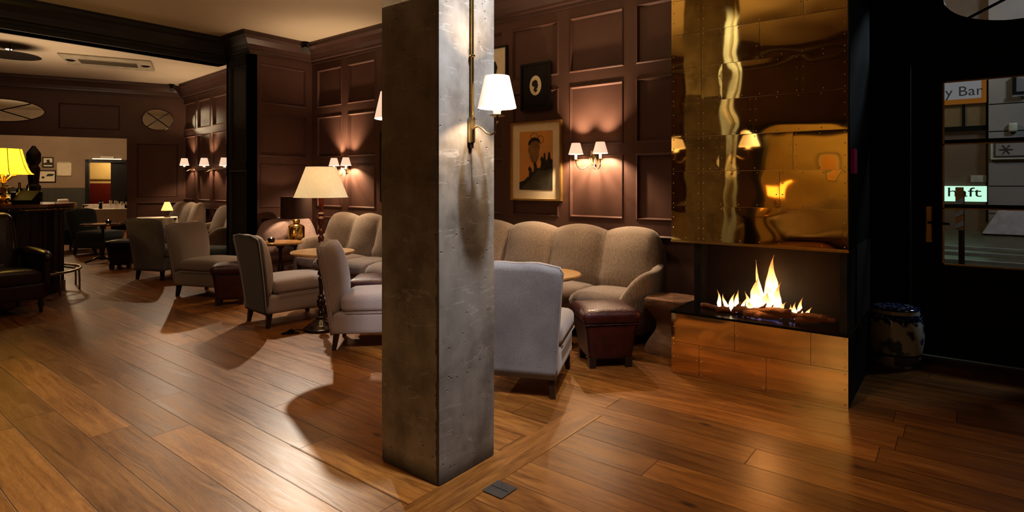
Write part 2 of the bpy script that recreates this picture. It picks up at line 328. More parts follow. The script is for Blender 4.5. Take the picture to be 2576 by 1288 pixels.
def rbox(bm, sx, sy, sz, c=(0, 0, 0), r=0.03, n=8, fn=None):
    """rounded box of full sizes sx, sy, sz centred at c, optionally deformed by fn(x, y, z) in local unit-free metres"""
    h = (sx/2, sy/2, sz/2); r = min(r, *h); idx = {}
    def V(i, j, k):
        if (i, j, k) in idx: return idx[(i, j, k)]
        g = []
        for a, q in zip(h, (i, j, k)):
            t = q/n*2-1
            s = math.copysign(abs(t)**0.75 if abs(t) < 1 else 1, t)
            g.append(s*a)
        inn = [max(-a+r, min(a-r, p)) for a, p in zip(h, g)]
        d = Vector([p-q for p, q in zip(g, inn)])
        p = Vector(inn) + (d.normalized()*r if d.length > 1e-9 else d)
        q = fn(*p) if fn else p
        v = bm.verts.new((q[0]+c[0], q[1]+c[1], q[2]+c[2])); idx[(i, j, k)] = v; return v
    for a in range(n):
        for b in range(n):
            for fx, q in ((lambda i, j, k: (k, i, j), 0), (lambda i, j, k: (i, k, j), 1), (lambda i, j, k: (i, j, k), 2)):
                for k in (0, n):
                    f = [V(*fx(a, b, k)), V(*fx(a+1, b, k)), V(*fx(a+1, b+1, k)), V(*fx(a, b+1, k))]
                    try: bm.faces.new(f)
                    except ValueError: pass
def obj(name, bm, m, parent=None, loc=None, rz=None, smooth=False, kind=None):
    bmesh.ops.recalc_face_normals(bm, faces=bm.faces)
    me = bpy.data.meshes.new(name); bm.to_mesh(me); bm.free()
    me.materials.append(m if not isinstance(m, str) else M[m])
    if smooth:
        me.shade_smooth()
        if smooth != 'all': me.set_sharp_from_angle(angle=math.radians(40))
    o = bpy.data.objects.new(name, me); C.objects.link(o)
    if parent: o.parent = parent
    if loc: o.location = loc
    if rz is not None: o.rotation_euler = (0, 0, rz)
    if kind: o['kind'] = kind
    return o
def B(): return bmesh.new()
def tag(o, label, cat, group=None):
    o['label'] = label; o['category'] = cat
    if group: o['group'] = group
    return o
def thing(name, label, cat, loc=(0, 0, 0), rz=0, group=None):
    o = bpy.data.objects.new(name, None); C.objects.link(o); o.empty_display_size = 0.1
    o.location = loc; o.rotation_euler = (0, 0, rz); return tag(o, label, cat, group)
def dup(root, loc, rz=None, label=None, group=None):
    r = root.copy(); C.objects.link(r); r.location = loc
    if rz is not None: r.rotation_euler = (0, 0, rz)
    if label: r['label'] = label
    if group: r['group'] = group
    for ch in list(root.children):
        c = ch.copy(); C.objects.link(c); c.parent = r
        for g in list(ch.children):
            d = g.copy(); C.objects.link(d); d.parent = c
    return r
def face(fX, fZ):               # facing direction in camera-aligned coordinates -> rz so that local +Y faces it
    x, y = W(fX, fZ); return math.atan2(y, x) - PI/2
def light(kind, name, loc, power, col, size=0.03, parent=None, aim=None, spot=None, blend=0.4):
    l = bpy.data.lights.new(name, kind); l.energy = power; l.color = col
    if kind == 'AREA': l.size = size
    else: l.shadow_soft_size = size
    if kind == 'SPOT': l.spot_size = math.radians(spot or 60); l.spot_blend = blend
    o = bpy.data.objects.new(name, l); C.objects.link(o); o.location = loc
    if parent: o.parent = parent
    if aim is not None:
        o.rotation_euler = (Vector(aim)-Vector(loc)).to_track_quat('-Z', 'Y').to_euler()
    return o
WARM = (1.0, 0.72, 0.47)

# ------------------------------------------------------------------ room shell
def wall(name, p0, p1, z0, z1, cols=(), rows=(), holes=(), m='wall', th=0.12, rec=0.022):
    """wall face from p0 to p1, the room on its left; panels recessed, holes open"""
    d = Vector((p1[0]-p0[0], p1[1]-p0[1])); L = d.length; bm = B()
    xs = sorted({0, L, *[min(L, max(0, q)) for c in cols for q in c], *[q for h in holes for q in h[:2]]})
    zs = sorted({z0, z1, *[q for r in rows for q in r], *[q for h in holes for q in h[2:4]]})
    def ins(x, z, h): return h[0] < x < h[1] and h[2] < z < h[3]
    for a, b in zip(xs, xs[1:]):
        if b-a < 1e-5: continue
        for e, f in zip(zs, zs[1:]):
            if f-e < 1e-5: continue
            mx, mz = (a+b)/2, (e+f)/2
            if any(ins(mx, mz, h) for h in holes): continue
            pan = any(c[0] < mx < c[1] for c in cols) and any(r[0] < mz < r[1] for r in rows)
            if pan and any(c0 < h[1]+.04 and c1 > h[0]-.04 and r0 < h[3]+.04 and r1 > h[2]-.04 for h in holes for c0, c1 in [next(c for c in cols if c[0] < mx < c[1])] for r0, r1 in [next(r for r in rows if r[0] < mz < r[1])]): pan = False
            box(bm, a, b, -th, -rec if pan else 0, e, f)
    w = 0.020
    for c in cols:
        for r in rows:
            if any(c[0] < h[1]+.04 and c[1] > h[0]-.04 and r[0] < h[3]+.04 and r[1] > h[2]-.04 for h in holes): continue
            a, b = c[0], c[1]; e, f = r[0], r[1]; prof = [(0, 0.006), (w*.35, 0.009), (w, -rec)]
            rings = []
            for o_, y in prof:
                rings.append([bm.verts.new(q) for q in ((a+o_, y, e+o_), (b-o_, y, e+o_), (b-o_, y, f-o_), (a+o_, y, f-o_))])
            rings.insert(0, [bm.verts.new(q) for q in ((a-.008, 0.0, e-.008), (b+.008, 0.0, e-.008), (b+.008, 0.0, f+.008), (a-.008, 0.0, f+.008))])
            for A, Bq in zip(rings, rings[1:]):
                for i in range(4): bm.faces.new((A[i], A[(i+1)%4], Bq[(i+1)%4], Bq[i]))
    return obj(name, bm, m, loc=(p0[0], p0[1], 0), rz=math.atan2(d.y, d.x), kind='structure')
def mould(name, p0, p1, prof, m, e0=0.0, e1=0.0):
    """profile (out, z) swept along p0-p1, room on the left; e0/e1 mitre slopes at the ends"""
    d = Vector((p1[0]-p0[0], p1[1]-p0[1])); L = d.length; bm = B()
    a = [bm.verts.new((e0*o_, o_, z)) for o_, z in prof]; b = [bm.verts.new((L-e1*o_, o_, z)) for o_, z in prof]; n = len(prof)
    for i in range(n): bm.faces.new((a[i], b[i], b[(i+1)%n], a[(i+1)%n]))
    bm.faces.new(a); bm.faces.new(b[::-1])
    return obj(name, bm, m, loc=(p0[0], p0[1], 0), rz=math.atan2(d.y, d.x), kind='structure')
H = 3.4
CROWN = [(0, H), (0, H-.27), (.018, H-.27), (.018, H-.235), (.05, H-.225), (.055, H-.20), (.075, H-.15), (.12, H-.085), (.165, H-.055), (.17, H-.02), (.19, H-.018), (.19, H)]
ROWS = [(0.22, 0.86), (1.01, 1.62), (1.735, 2.325), (2.475, 3.02)]
BASE = [(0, 0), (0.02, 0), (0.02, 0.13), (0.012, 0.16), (0, 0.17)]
WY = 4.976; FX0, FX1, FY = -1.64, -0.536, 3.95
SX = -7.70; PX = -8.37; PY = 4.02
FWB = (-13.02, 5.35); FWA = (-14.22, 2.6)
# end of the far wall at the south side
k = (FWB[1]+1.15)/(FWB[1]-FWA[1]); FWS = (FWB[0]+(FWA[0]-FWB[0])*k, -1.15)
# wall behind sofas
c0 = -0.62
cols = []
xl = -7.56
for i in range(8):
    a = xl + i*0.7365
    cols.append((c0-(a+.595), c0-a))
wall('wall_back', (c0, WY), (SX, WY), 0, H, cols, ROWS)
mould('trim_1', (c0, WY), (SX, WY), CROWN, 'crown', 0, 1)
mould('baseboard_back', (c0, WY), (SX, WY), BASE, 'wall')
# short return wall
wall('wall_return', (SX, WY), (SX, PY), 0, H, [(0.11, 0.81)], ROWS)
mould('trim_2', (SX, WY), (SX, PY), CROWN, 'crown', 1, -1)
# pilaster end
wall('wall_pilaster', (SX, PY), (PX, PY), 0, H, [(0.10, 0.57)], [(0.22, 1.52), (1.66, 3.0)], m='beam', th=0.10)
mould('trim_3', (SX, PY), (PX, PY), CROWN, 'beam', -1, 1)
wall('wall_pilaster_side', (PX, PY), (PX, WY), 0, H, [(0.15, 0.85)], ROWS, m='beam', th=0.06)
# beam across the opening
bm = B(); box(bm, PX-.22, PX, -1.15, PY, 3.06, H); box(bm, PX-.25, PX+.03, -1.15, PY, 3.06, 3.10)
obj('trim_4', bm, 'beam', kind='structure')
mould('trim_5', (PX, PY), (PX, -1.15), CROWN, 'beam', 1, 0)
# far room right wall
fr0 = (PX+.06, 5.0); d = Vector((FWB[0]-fr0[0], FWB[1]-fr0[1])).normalized(); fl = (Vector(FWB)-Vector(fr0)).length
fcols = [(i*0.78+.15, i*0.78+.80) for i in range(6)]
wall('wall_far_right', fr0, FWB, 0, H, [c for c in fcols if c[1] < fl], ROWS)
mould('trim_6', fr0, FWB, CROWN, 'crown', 0, 1.4)
# far wall with opening and oval lights
fd = (Vector(FWS)-Vector(FWB)).normalized(); fn = Vector((-fd.y, fd.x))
def fw(px, py): return on_wall(px, py, FWB, fd)
o_r, o_top = fw(319, 348)
t353, z272 = fw(353, 272); t440, z330 = fw(440, 330)
v1 = (min(t353, t440)+.02, max(t353, t440)-.02, min(z272, z330), max(z272, z330))
tB, zB1 = fw(112, 280); _, zt = fw(60, 250); _, zb = fw(60, 309)
v2 = (tB-.02, tB+1.35, zb, zt)
flen = (Vector(FWS)-Vector(FWB)).length
p375, _ = fw(345, 400); p376, _ = fw(447, 400)
wall('wall_far', FWB, FWS, 0, H, [(min(p375, p376), max(p375, p376)), (o_r+.12, tB-.22)], [(0.22, 0.95), (1.07, 2.17), (v1[2]-.02, v1[3]+.02)], holes=[(o_r, o_r+3.3, 0, o_top), v1, v2])
mould('trim_7', FWB, FWS, CROWN, 'crown', 1.4, 0)
def oval_window(name, v, matname='wall'):
    t0, t1, a0, a1 = v; cx, cz = (t0+t1)/2, (a0+a1)/2; rx, rz = (t1-t0)/2*.98, (a1-a0)/2*.97; n = 48
    root = bpy.data.objects.new(name, None); C.objects.link(root); root['kind'] = 'structure'
    bm = B(); ang = [2*PI*i/n for i in range(n)]
    def sq(t):
        c, s = math.cos(t), math.sin(t); k = 1/max(abs(c), abs(s)); return cx+(t1-t0)/2*c*k, cz+(a1-a0)/2*s*k
    for y0, y1 in ((0.0, -.06),):
        R = []
        for i in ang:
            e = (cx+rx*math.cos(i), cz+rz*math.sin(i)); q = sq(i)
            R.append([bm.verts.new((q[0], y0, q[1])), bm.verts.new((e[0], y0, e[1])), bm.verts.new((e[0], y1, e[1])), bm.verts.new((q[0], y1, q[1]))])
        for i in range(n):
            a, b = R[i], R[(i+1)%n]
            for k in range(3): bm.faces.new((a[k], a[k+1], b[k+1], b[k]))
    obj('window_frame', bm, matname, root)
    bm = B(); tube(bm, [(cx+rx*math.cos(i), 0.0, cz+rz*math.sin(i)) for i in ang], 0.012, 6, True); obj('moulding', bm, 'crown' if matname == 'wall' else matname, root, smooth=True)
    bm = B()
    for s in (1, -1):
        q = 0.68; tube(bm, [(cx-rx*q, -.03, cz-s*rz*q), (cx+rx*q, -.03, cz+s*rz*q)], 0.011, 6)
    obj('glazing_bars', bm, 'blackframe', root)
    bm = B(); n2 = 40
    vs = [bm.verts.new((cx+rx*math.cos(2*PI*i/n2), -.045, cz+rz*math.sin(2*PI*i/n2))) for i in range(n2)]; bm.faces.new(vs)
    obj('pane', bm, 'winglass', root)
    return root
for nm, v in (('window_1', v1), ('window_2', v2)):
    r = oval_window(nm, v); r.location = (FWB[0], FWB[1], 0); r.rotation_euler = (0, 0, math.atan2(fd.y, fd.x))
# far dining room behind the opening
OFF = 6.5
db = [Vector(FWB)-fn*OFF - fd*1.0, Vector(FWS)-fn*OFF]
bd = fd
def bw(px, py): return on_wall(px, py, db[0], bd)
dr, dtop = bw(316, 410); dl, _ = bw(224, 410)
wall('wall_dining_back', db[0], db[1], 1.22, H, holes=[(dr, dl, 1.22, dtop)], m='beige_wall')
wall('wall_dining_wainscot', tuple(db[0]), tuple(db[1]), 0, 1.22, holes=[(dr, dl, 0, 1.22)], m='green_wain', th=.14)
p = Vector(FWB)-fn*.12; q = db[0]+bd*0.9
wall('wall_dining_right', tuple(p-fd*-0.1), tuple(q), 0, H, m='beige_wall')
wall('wall_dining_left', tuple(db[1]), tuple(Vector(FWS)-fn*.12), 0, H, m='beige_wall')
# room behind the doorway: upper pale wall, dark red banquette wall
rb = db[0]-fn*2.5
wall('wall_snug_back', tuple(rb), tuple(rb+bd*5), 1.35, H, m='tan_wall')
wall('wall_snug_dado', tuple(rb), tuple(rb+bd*5), 0, 1.35, m='red', th=.2)
bm = B()
for a, b in ((dr-.09, dr), (dl, dl+.09)): box(bm, a, b, -.14, .03, 0, dtop+.08)
box(bm, dr-.09, dl+.09, -.14, .03, dtop, dtop+.09)
box(bm, dr, dr+(dl-dr)*.42, -.10, -.06, 0, dtop)
obj('door_1', bm, 'blackframe', loc=(*db[0], 0), rz=math.atan2(bd.y, bd.x), kind='structure')
# door / entrance wall
DY = 5.55
def dw(px, py):
    t, z = on_wall(px, py, (0, DY), (1, 0)); return t, z
gl, ztop = dw(2371, 206); _, zsill = dw(2371, 666); gr = gl+0.86
ov = (gl-.01, gl+.97, 2.52, 3.0)
wall('wall_door', (2.2, DY), (c0-.1, DY), 0, H, holes=[(2.2-gr-.125, 2.2-gl+.205, 0, 2.305), (2.2-ov[1], 2.2-ov[0], ov[2], ov[3])], m='black_wall')
wn = oval_window('window_3', (0.0, ov[1]-ov[0], ov[2], ov[3]), 'black_wall'); wn.location = (ov[1], DY, 0); wn.rotation_euler = (0, 0, PI)
wall('wall_chimney_side', (c0, DY), (c0, WY-.1), 0, H, m='black_wall', th=.1)
root = bpy.data.objects.new('door_2', None); C.objects.link(root); root['kind'] = 'structure'; root.location = (0, DY+.03, 0)
bm = B()
_, m1 = dw(2371, 357); _, m2 = dw(2371, 518)
L0 = gl-.20; R0 = gr+.12
box(bm, L0, gl, -.02, .03, 0.01, 2.3); box(bm, gr, R0, -.02, .03, 0.01, 2.3)
box(bm, gl, gr, -.02, .03, 0.01, zsill); box(bm, gl, gr, -.02, .03, ztop, 2.3)
for z in (m1, m2): box(bm, gl, gr, -.025, .02, z-.014, z+.014)
box(bm, gl+.06, gr-.06, -.035, -.02, .18, zsill-.14)
obj('door_leaf', bm, 'black_wall', root)
bm = B()
for a, b, e, f in ((gl, gl+.012, zsill, ztop), (gr-.012, gr, zsill, ztop), (gl, gr, zsill, zsill+.012), (gl, gr, ztop-.01, ztop), (gl, gr, m1-.024, m1-.014), (gl, gr, m2-.024, m2-.014)):
    box(bm, a, b, -.028, -.02, e, f)
obj('glazing_bead', bm, 'brass_old', root)
bm = B(); box(bm, gl, gr, .0, .004, zsill, ztop); obj('pane', bm, 'winglass', root)
bm = B(); rbox(bm, .05, .012, .28, (gl-.085, -.028, 1.03), r=.02, n=6); hp = obj('handle_plate', bm, 'brass_old', root, smooth=True)
bm = B(); tube(bm, [(gl-.085, -.03, 1.045), (gl-.085, -.075, 1.045), (gl-.07, -.085, 1.045), (gl+.045, -.085, 1.04)], .009, 8); obj('door_handle', bm, 'blackframe', hp, smooth=True)
# other walls
wall('wall_right', (2.2, -1.15), (2.2, DY), 0, H, m='black_wall')
wall('wall_south', (-2.42, -1.15), (-1.0+2.0, -1.15), 2.1, H, m='wall')
wall('wall_south_left', FWS, (-2.42, -1.15), 0, H, [(1.0+i*.75, 1.6+i*.75) for i in range(16)], ROWS, m='wall')
wall('wall_south_right', (1.0, -1.15), (2.2, -1.15), 0, H, m='wall')
mould('trim_8', (FWS[0], -1.15), (2.2, -1.15), CROWN, 'crown')
bm = B()
for a, b in ((-2.52, -2.40), (.98, 1.10)): box(bm, a, b, -1.33, -1.12, 0, 2.12)
box(bm, -2.52, 1.10, -1.33, -1.12, 2.08, 2.2); obj('door_3', bm, 'beam', kind='structure')
wall('wall_salon_back', (-5, -4.6), (3, -4.6), 0, H, m='tan_wall')
wall('wall_salon_left', (-5, -1.27), (-5, -4.6), 0, H, m='tan_wall')
wall('wall_salon_right', (3, -4.6), (3, -1.27), 0, H, m='tan_wall')
# floor and ceiling
bm = B(); box(bm, -26, 3.2, -5, 14, -.08, 0)
fl_ = [(-26, -5), (3.2, -5), (3.2, DY+.1), (-4, DY+.1), (-8.3, 5.6), (-11, 7), (-14, 12), (-26, 12)]
bm.free(); bm = B(); prism(bm, fl_, -.08, 0); obj('floor', bm, 'floor', kind='structure')
bm = B(); prism(bm, fl_, H, H+.1); obj('ceiling', bm, 'ceil', kind='structure')
# boards framing the column foot
CX0, CX1, CY0, CY1 = -2.227, -1.83, 1.815, 2.205
bm = B(); w = .18
box(bm, CX1, CX1+w, CY0-w-.9, CY1+.75, 0, .0025)
obj('trim_9', bm, 'floor_x', kind='structure')
bm = B(); box(bm, CX0-.5, CX1-.003, CY0-w, CY0-.003, 0, .0022); obj('trim_10', bm, 'floor', loc=(0, 0, 0), kind='structure')
# concrete column
bm = B(); rbox(bm, CX1-CX0, CY1-CY0, H, (0, 0, H/2), r=.012, n=10)
for v in bm.verts:
    q = noise.noise(Vector((v.co.x*3, v.co.y*3, v.co.z*1.3)))*.004; v.co.x += q; v.co.y -= q
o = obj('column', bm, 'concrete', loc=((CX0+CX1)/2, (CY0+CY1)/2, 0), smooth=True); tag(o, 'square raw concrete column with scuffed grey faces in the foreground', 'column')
bm = B(); box(bm, -.055, .055, -.055, .055, 0, .004); bmesh.ops.bevel(bm, geom=bm.edges[:], offset=.002, segments=1, affect='EDGES')
x, y = floor_pt(1257, 1233); root = thing('floor_outlet', 'small square dark metal floor outlet cover beside the column foot', 'floor outlet', (x, y, .0025))
obj('cover_plate', bm, 'greymetal', root); bm = B(); box(bm, -.048, .048, -.001, .001, .004, .005); obj('lid_seam', bm, 'black', root)

# ------------------------------------------------------------------ fireplace
FP = thing('fireplace', 'tall riveted brass fireplace with open glazed firebox beside the sofa', 'fireplace', (FX0, FY, 0))
FW_, FD = FX1-FX0, WY-FY
hz0, bz1 = 0.945, 0.435
bm = B(); box(bm, .004, FW_-.004, .014, FD, hz0, H); obj('hood', bm, 'black', FP)
bm = B(); box(bm, .002, FW_-.002, .004, .012, hz0, H); obj('backing_sheet', bm, 'rivet', FP)
def plate_bm(x0, x1, z0, z1, y, amp, seed, nx=10, nz=8):
    bm_ = B()
    tx, tz = (random.random()-.5)*.010*amp, (random.random()-.5)*.008*amp
    g = [[None]*(nz+1) for _ in range(nx+1)]
    for i in range(nx+1):
        for j in range(nz+1):
            x = x0+(x1-x0)*i/nx; z = z0+(z1-z0)*j/nz
            edge = min(i, nx-i)/nx*2; ez = min(j, nz-j)/nz*2
            pil = (min(1, edge*2.2)*min(1, ez*2.2))
            dy = noise.noise(Vector((x*3.2+seed*.13, z*5.5, seed*.3)))*.0022*amp*pil + noise.noise(Vector((x*1.3, z*1.9, 4.2)))*.0026*amp - pil*.0004*amp
            g[i][j] = bm_.verts.new((x, y+dy+tx*(x-(x0+x1)/2)+tz*(z-(z0+z1)/2), z))
    for i in range(nx):
        for j in range(nz): bm_.faces.new((g[i][j], g[i+1][j], g[i+1][j+1], g[i][j+1]))
    return bm_
def merge(dst, src, dy=0):
    me = bpy.data.meshes.new('tmp'); src.to_mesh(me); src.free(); dst.from_mesh(me); bpy.data.meshes.remove(me)
rowh = 0.242
zt = hz0+.004; ri = 0; plates = B(); riv = B()
def rivet(bm_, x, y, z, r=.0045, axis='y'):
    pr = [(0, r*.75), (r*.6, r*.6), (r, 0)]; seg = 6; last = None
    for rr, h in pr:
        ring = [bm_.verts.new((x+rr*math.cos(2*PI*i/seg), y-h, z+rr*math.sin(2*PI*i/seg)) if axis == 'y' else (x+h, y+rr*math.cos(2*PI*i/seg), z+rr*math.sin(2*PI*i/seg))) for i in range(seg)] if rr else [bm_.verts.new((x, y-h, z) if axis == 'y' else (x+h, y, z))]
        if last:
            if len(last) == 1:
                for i in range(seg): bm_.faces.new((last[0], ring[i], ring[(i+1)%seg]))
            else:
                for i in range(seg): bm_.faces.new((last[i], ring[i], ring[(i+1)%seg], last[(i+1)%seg]))
        last = ring
while zt < H-.01:
    z1 = min(H, zt+rowh)
    cuts = [0, .215] + {0: [.50], 1: [.72], 2: [.34, .80], 3: [.56], 4: [.36, .84], 5: [.60], 6: [.86], 7: [.40, .80]}[ri % 8] + [FW_]
    if ri % 8 == 0: cuts = [0, .215, FW_]
    for a, b in zip(cuts, cuts[1:]):
        if a == 0 : nx = 6
        else: nx = 16
        merge(plates, plate_bm(a+.0012, b-.0012, zt+.0012, z1-.0012, 0.0, 1.0 if a else .6, ri*7+int(a*10), nx, 10))
        nn = max(2, int(round((b-a)/.13)))
        for i in range(nn+1):
            x = a+.018+(b-a-.036)*i/nn
            for z in (zt+.016, z1-.016): rivet(riv, x, -.001, z)
        for z in (zt+rowh*.36, zt+rowh*.66):
            for x in (a+.018, b-.018): rivet(riv, x, -.001, z)
    zt += rowh; ri += 1
obj('brass_plating', plates, 'hood', FP, smooth='all'); o = obj('rivets', riv, 'rivet', FP, smooth='all'); o['kind'] = 'stuff'
bm = B(); box(bm, -.003, FW_+.003, -.006, .03, hz0-.012, hz0+.004); obj('hood_lip', bm, 'brass', FP)
bm = B()
for z in [hz0+.05+i*.11 for i in range(22)]: rivet(bm, FW_-.003, .05, z, .006, 'x')
for z in [.05+i*.11 for i in range(4)]: rivet(bm, FW_-.001, .05, z, .006, 'x')
box(bm, FW_-.004, FW_+.006, -.004, .02, hz0, H); obj('side_rivets', bm, 'frame_grey', FP, smooth='all')['kind'] = 'stuff'
# base
bm = B(); box(bm, 0, FW_, 0.006, FD, 0, bz1-.01); obj('base', bm, 'black', FP)
bp_ = B(); rv = B()
for z0_, z1_, cuts in ((0.0, .225, [0, .20, .64, FW_]), (.225, bz1, [0, .44, .90, FW_])):
    for a, b in zip(cuts, cuts[1:]):
        merge(bp_, plate_bm(a+.001, b-.001, z0_+.001, z1_-.001, 0.0, .55, int(a*10)+3, 12, 8))
        for x in (a+.018, b-.018):
            for z in (z0_+.02, (z0_+z1_)/2, z1_-.02): rivet(rv, x, -.001, z)
obj('base_plating', bp_, 'hoodbase', FP, smooth='all'); obj('base_rivets', rv, 'rivet', FP, smooth='all')['kind'] = 'stuff'
bm = B(); box(bm, -.004, FW_+.004, -.004, FD, bz1-.01, bz1+.006); obj('hearth_tray', bm, 'tray', FP)
bm = B(); box(bm, .13, FW_, .36, FD, bz1+.006, hz0); obj('firebox_back', bm, 'firebrick', FP)
for a_, b_, e_, f_ in ((.04, .10, .34, .42), (FW_-.05, FW_-.01, .02, .36), (.105, .129, .30, .355)): bm = B(); box(bm, a_, b_, e_, f_, bz1+.007, hz0-.013); obj('firebox_post', bm, 'frame_grey', FP)
bm = B(); box(bm, .008, .014, .01, .36, bz1+.006, hz0-.012); obj('side_glass', bm, 'glass', FP)
# logs and fire
fx = lambda px: -1.64 and None
def at_y(px, y):
    t, z = on_wall(px, 500, (0, y), (1, 0)); return t
specs = [(1800, 1900, 4.10, 4.16, .022, .03), (1840, 1990, 4.13, 4.05, .026, .055), (1870, 2050, 4.06, 4.12, .024, .03), (1930, 2080, 4.16, 4.06, .022, .05), (1900, 1960, 4.03, 4.20, .018, .065), (2000, 2100, 4.08, 4.14, .018, .028), (1765, 1850, 4.20, 4.10, .016, .02)]
places = ['at the left end of the hearth', 'propped across the hearth centre-left', 'lying along the front of the fire', 'rising towards the right of the fire', 'bridging front to back under the tall flame', 'at the far right end of the hearth', 'thin and low at the far left rear of the hearth']
for (pa, pb, ya, yb, r, z), pl in zip(specs, places):
    a = Vector((at_y(pa, ya), ya, bz1+.004+r+.001)); b = Vector((at_y(pb, yb), yb, bz1+.004+r+z))
    bm = B(); n = 10; pts = []; rs = []
    for i in range(n+1):
        q = a.lerp(b, i/n); q.z += math.sin(i*1.1)*.004; q.y += noise.noise(Vector((i*.7, pa*.1, 0)))*.014; pts.append(q); rs.append(r*(1-.25*i/n)*(1+.18*noise.noise(Vector((i*.9, pb, 1)))))
    tube(bm, pts, rs, 9); mid = pts[5]+Vector((0, 0, r*.5)); tube(bm, [mid, mid+Vector((.03, -.012, .022)), mid+Vector((.045, -.02, .045))], [r*.5, r*.35, r*.2], 7)
    tag(obj('burnt_log', bm, 'log', smooth='all'), 'charred log ' + pl, 'log', 'logs on the hearth')
fire = thing('fire', 'bright orange gas fire with a tall central flame in the firebox', 'fire', (at_y(1930, 4.11), 4.11, bz1+.02))
def flame(x, y, h, w, lean, sw, seed, z=0.0):
    bm = B(); n = 18; seg = 10; rings = []
    for i in range(n+1):
        t = i/n; rad = w*(math.sin(PI*min(1, (t*.92+.10)))**.9)*(1-t)**.55*1.25
        cx = x+lean*t*t+sw*math.sin(t*5.0+seed)*t; cy = y+.012*math.sin(t*4+seed*2)
        rings.append([bm.verts.new((cx+max(rad, .0006)*math.cos(2*PI*k/seg)*(1+.25*noise.noise(Vector((t*6, k*.7, seed)))), cy+max(rad, .0006)*.55*math.sin(2*PI*k/seg), z+h*t)) for k in range(seg)])
    for a, b in zip(rings, rings[1:]):
        for k in range(seg): bm.faces.new((a[k], a[(k+1)%seg], b[(k+1)%seg], b[k]))
    bm.faces.new(rings[0][::-1]); bm.faces.new(rings[-1])
    obj('flame', bm, 'flame', fire, smooth='all')
for f in [(.01, 0, .42, .050, .055, .022, .3), (-.06, .01, .25, .050, -.005, .02, 1.4), (-.02, .02, .37, .018, -.085, .030, 2.2), (.03, .01, .30, .04, .0, .02, 1.1), (.05, .0, .24, .035, .045, .012, .7), (.0, -.01, .18, .06, .0, .01, 3), (.08, .0, .11, .03, .03, .01, 2), (-.10, 0, .09, .03, -.01, .01, 1),
          (-.27, .0, .12, .016, -.02, .01, 1), (-.235, .01, .13, .018, .01, .01, 2), (-.20, 0, .16, .018, .0, .012, 3), (-.165, .01, .12, .015, .03, .01, 4), (-.315, .0, .14, .015, -.02, .008, 5), (-.13, .02, .15, .02, -.01, .01, 6),
          (.17, 0, .12, .018, .01, .01, 1), (.205, .01, .15, .018, .0, .012, 2), (.235, 0, .10, .016, .03, .008, 3), (.14, .01, .10, .018, .0, .008, 4)]:
    flame(*f)
light('POINT', 'fire_glow', (at_y(1930, 4.1), 4.08, .62), 9, (1.0, .42, .12), .08, None)

# ------------------------------------------------------------------ lamps on walls
def cone_shade(bm, c, rb, rt, z0, z1, seg=32, th=.0015):
    lathe(bm, [(rb, z0), (rt, z1)], seg, c, cap=False); lathe(bm, [(rt-th, z1), (rb-th, z0)], seg, c, cap=False)
def double_sconce(label, loc, rz, power=5.0, group=None):
    t = thing('wall_sconce', label, 'wall lamp', loc, rz, group)       # wall at local y=0, room +y
    bm = B(); box(bm, -.035, .035, 0, .012, -.07, .07); bmesh.ops.bevel(bm, geom=bm.edges[:], offset=.004, segments=2, affect='EDGES'); obj('backplate', bm, 'brass_old', t)
    for s in (-1, 1):
        bm = B(); pts = [(s*.012, .012, .03), (s*.03, .03, .0)] + [(s*(.083-.053*math.cos(a)), .05+.07*(a/PI), -.05-.06*math.sin(a)) for a in [i*PI/8 for i in range(9)]] + [(s*.136, .12, -.02)]
        tube(bm, pts, .0045, 8); a = obj('arm', bm, 'brass_old', t, smooth='all')
        bm = B(); lathe(bm, [(.006, -.03), (.026, -.022), (.026, -.017), (.008, -.014)], 16, (s*.136, .12, 0)); obj('drip_pan', bm, 'brass_old', a, smooth=True)
        bm = B(); lathe(bm, [(.013, -.014), (.013, .05)], 14, (s*.136, .12, 0)); obj('candle_tube', bm, 'socket', a, smooth=True)
        bm = B(); cone_shade(bm, (s*.136, .12, 0), .073, .042, .035, .145); obj('lamp_shade', bm, 'shade', t, smooth=True)
        light('POINT', 'bulb_light', (s*.136, .12, .085), power, WARM, .018, t)
    return t
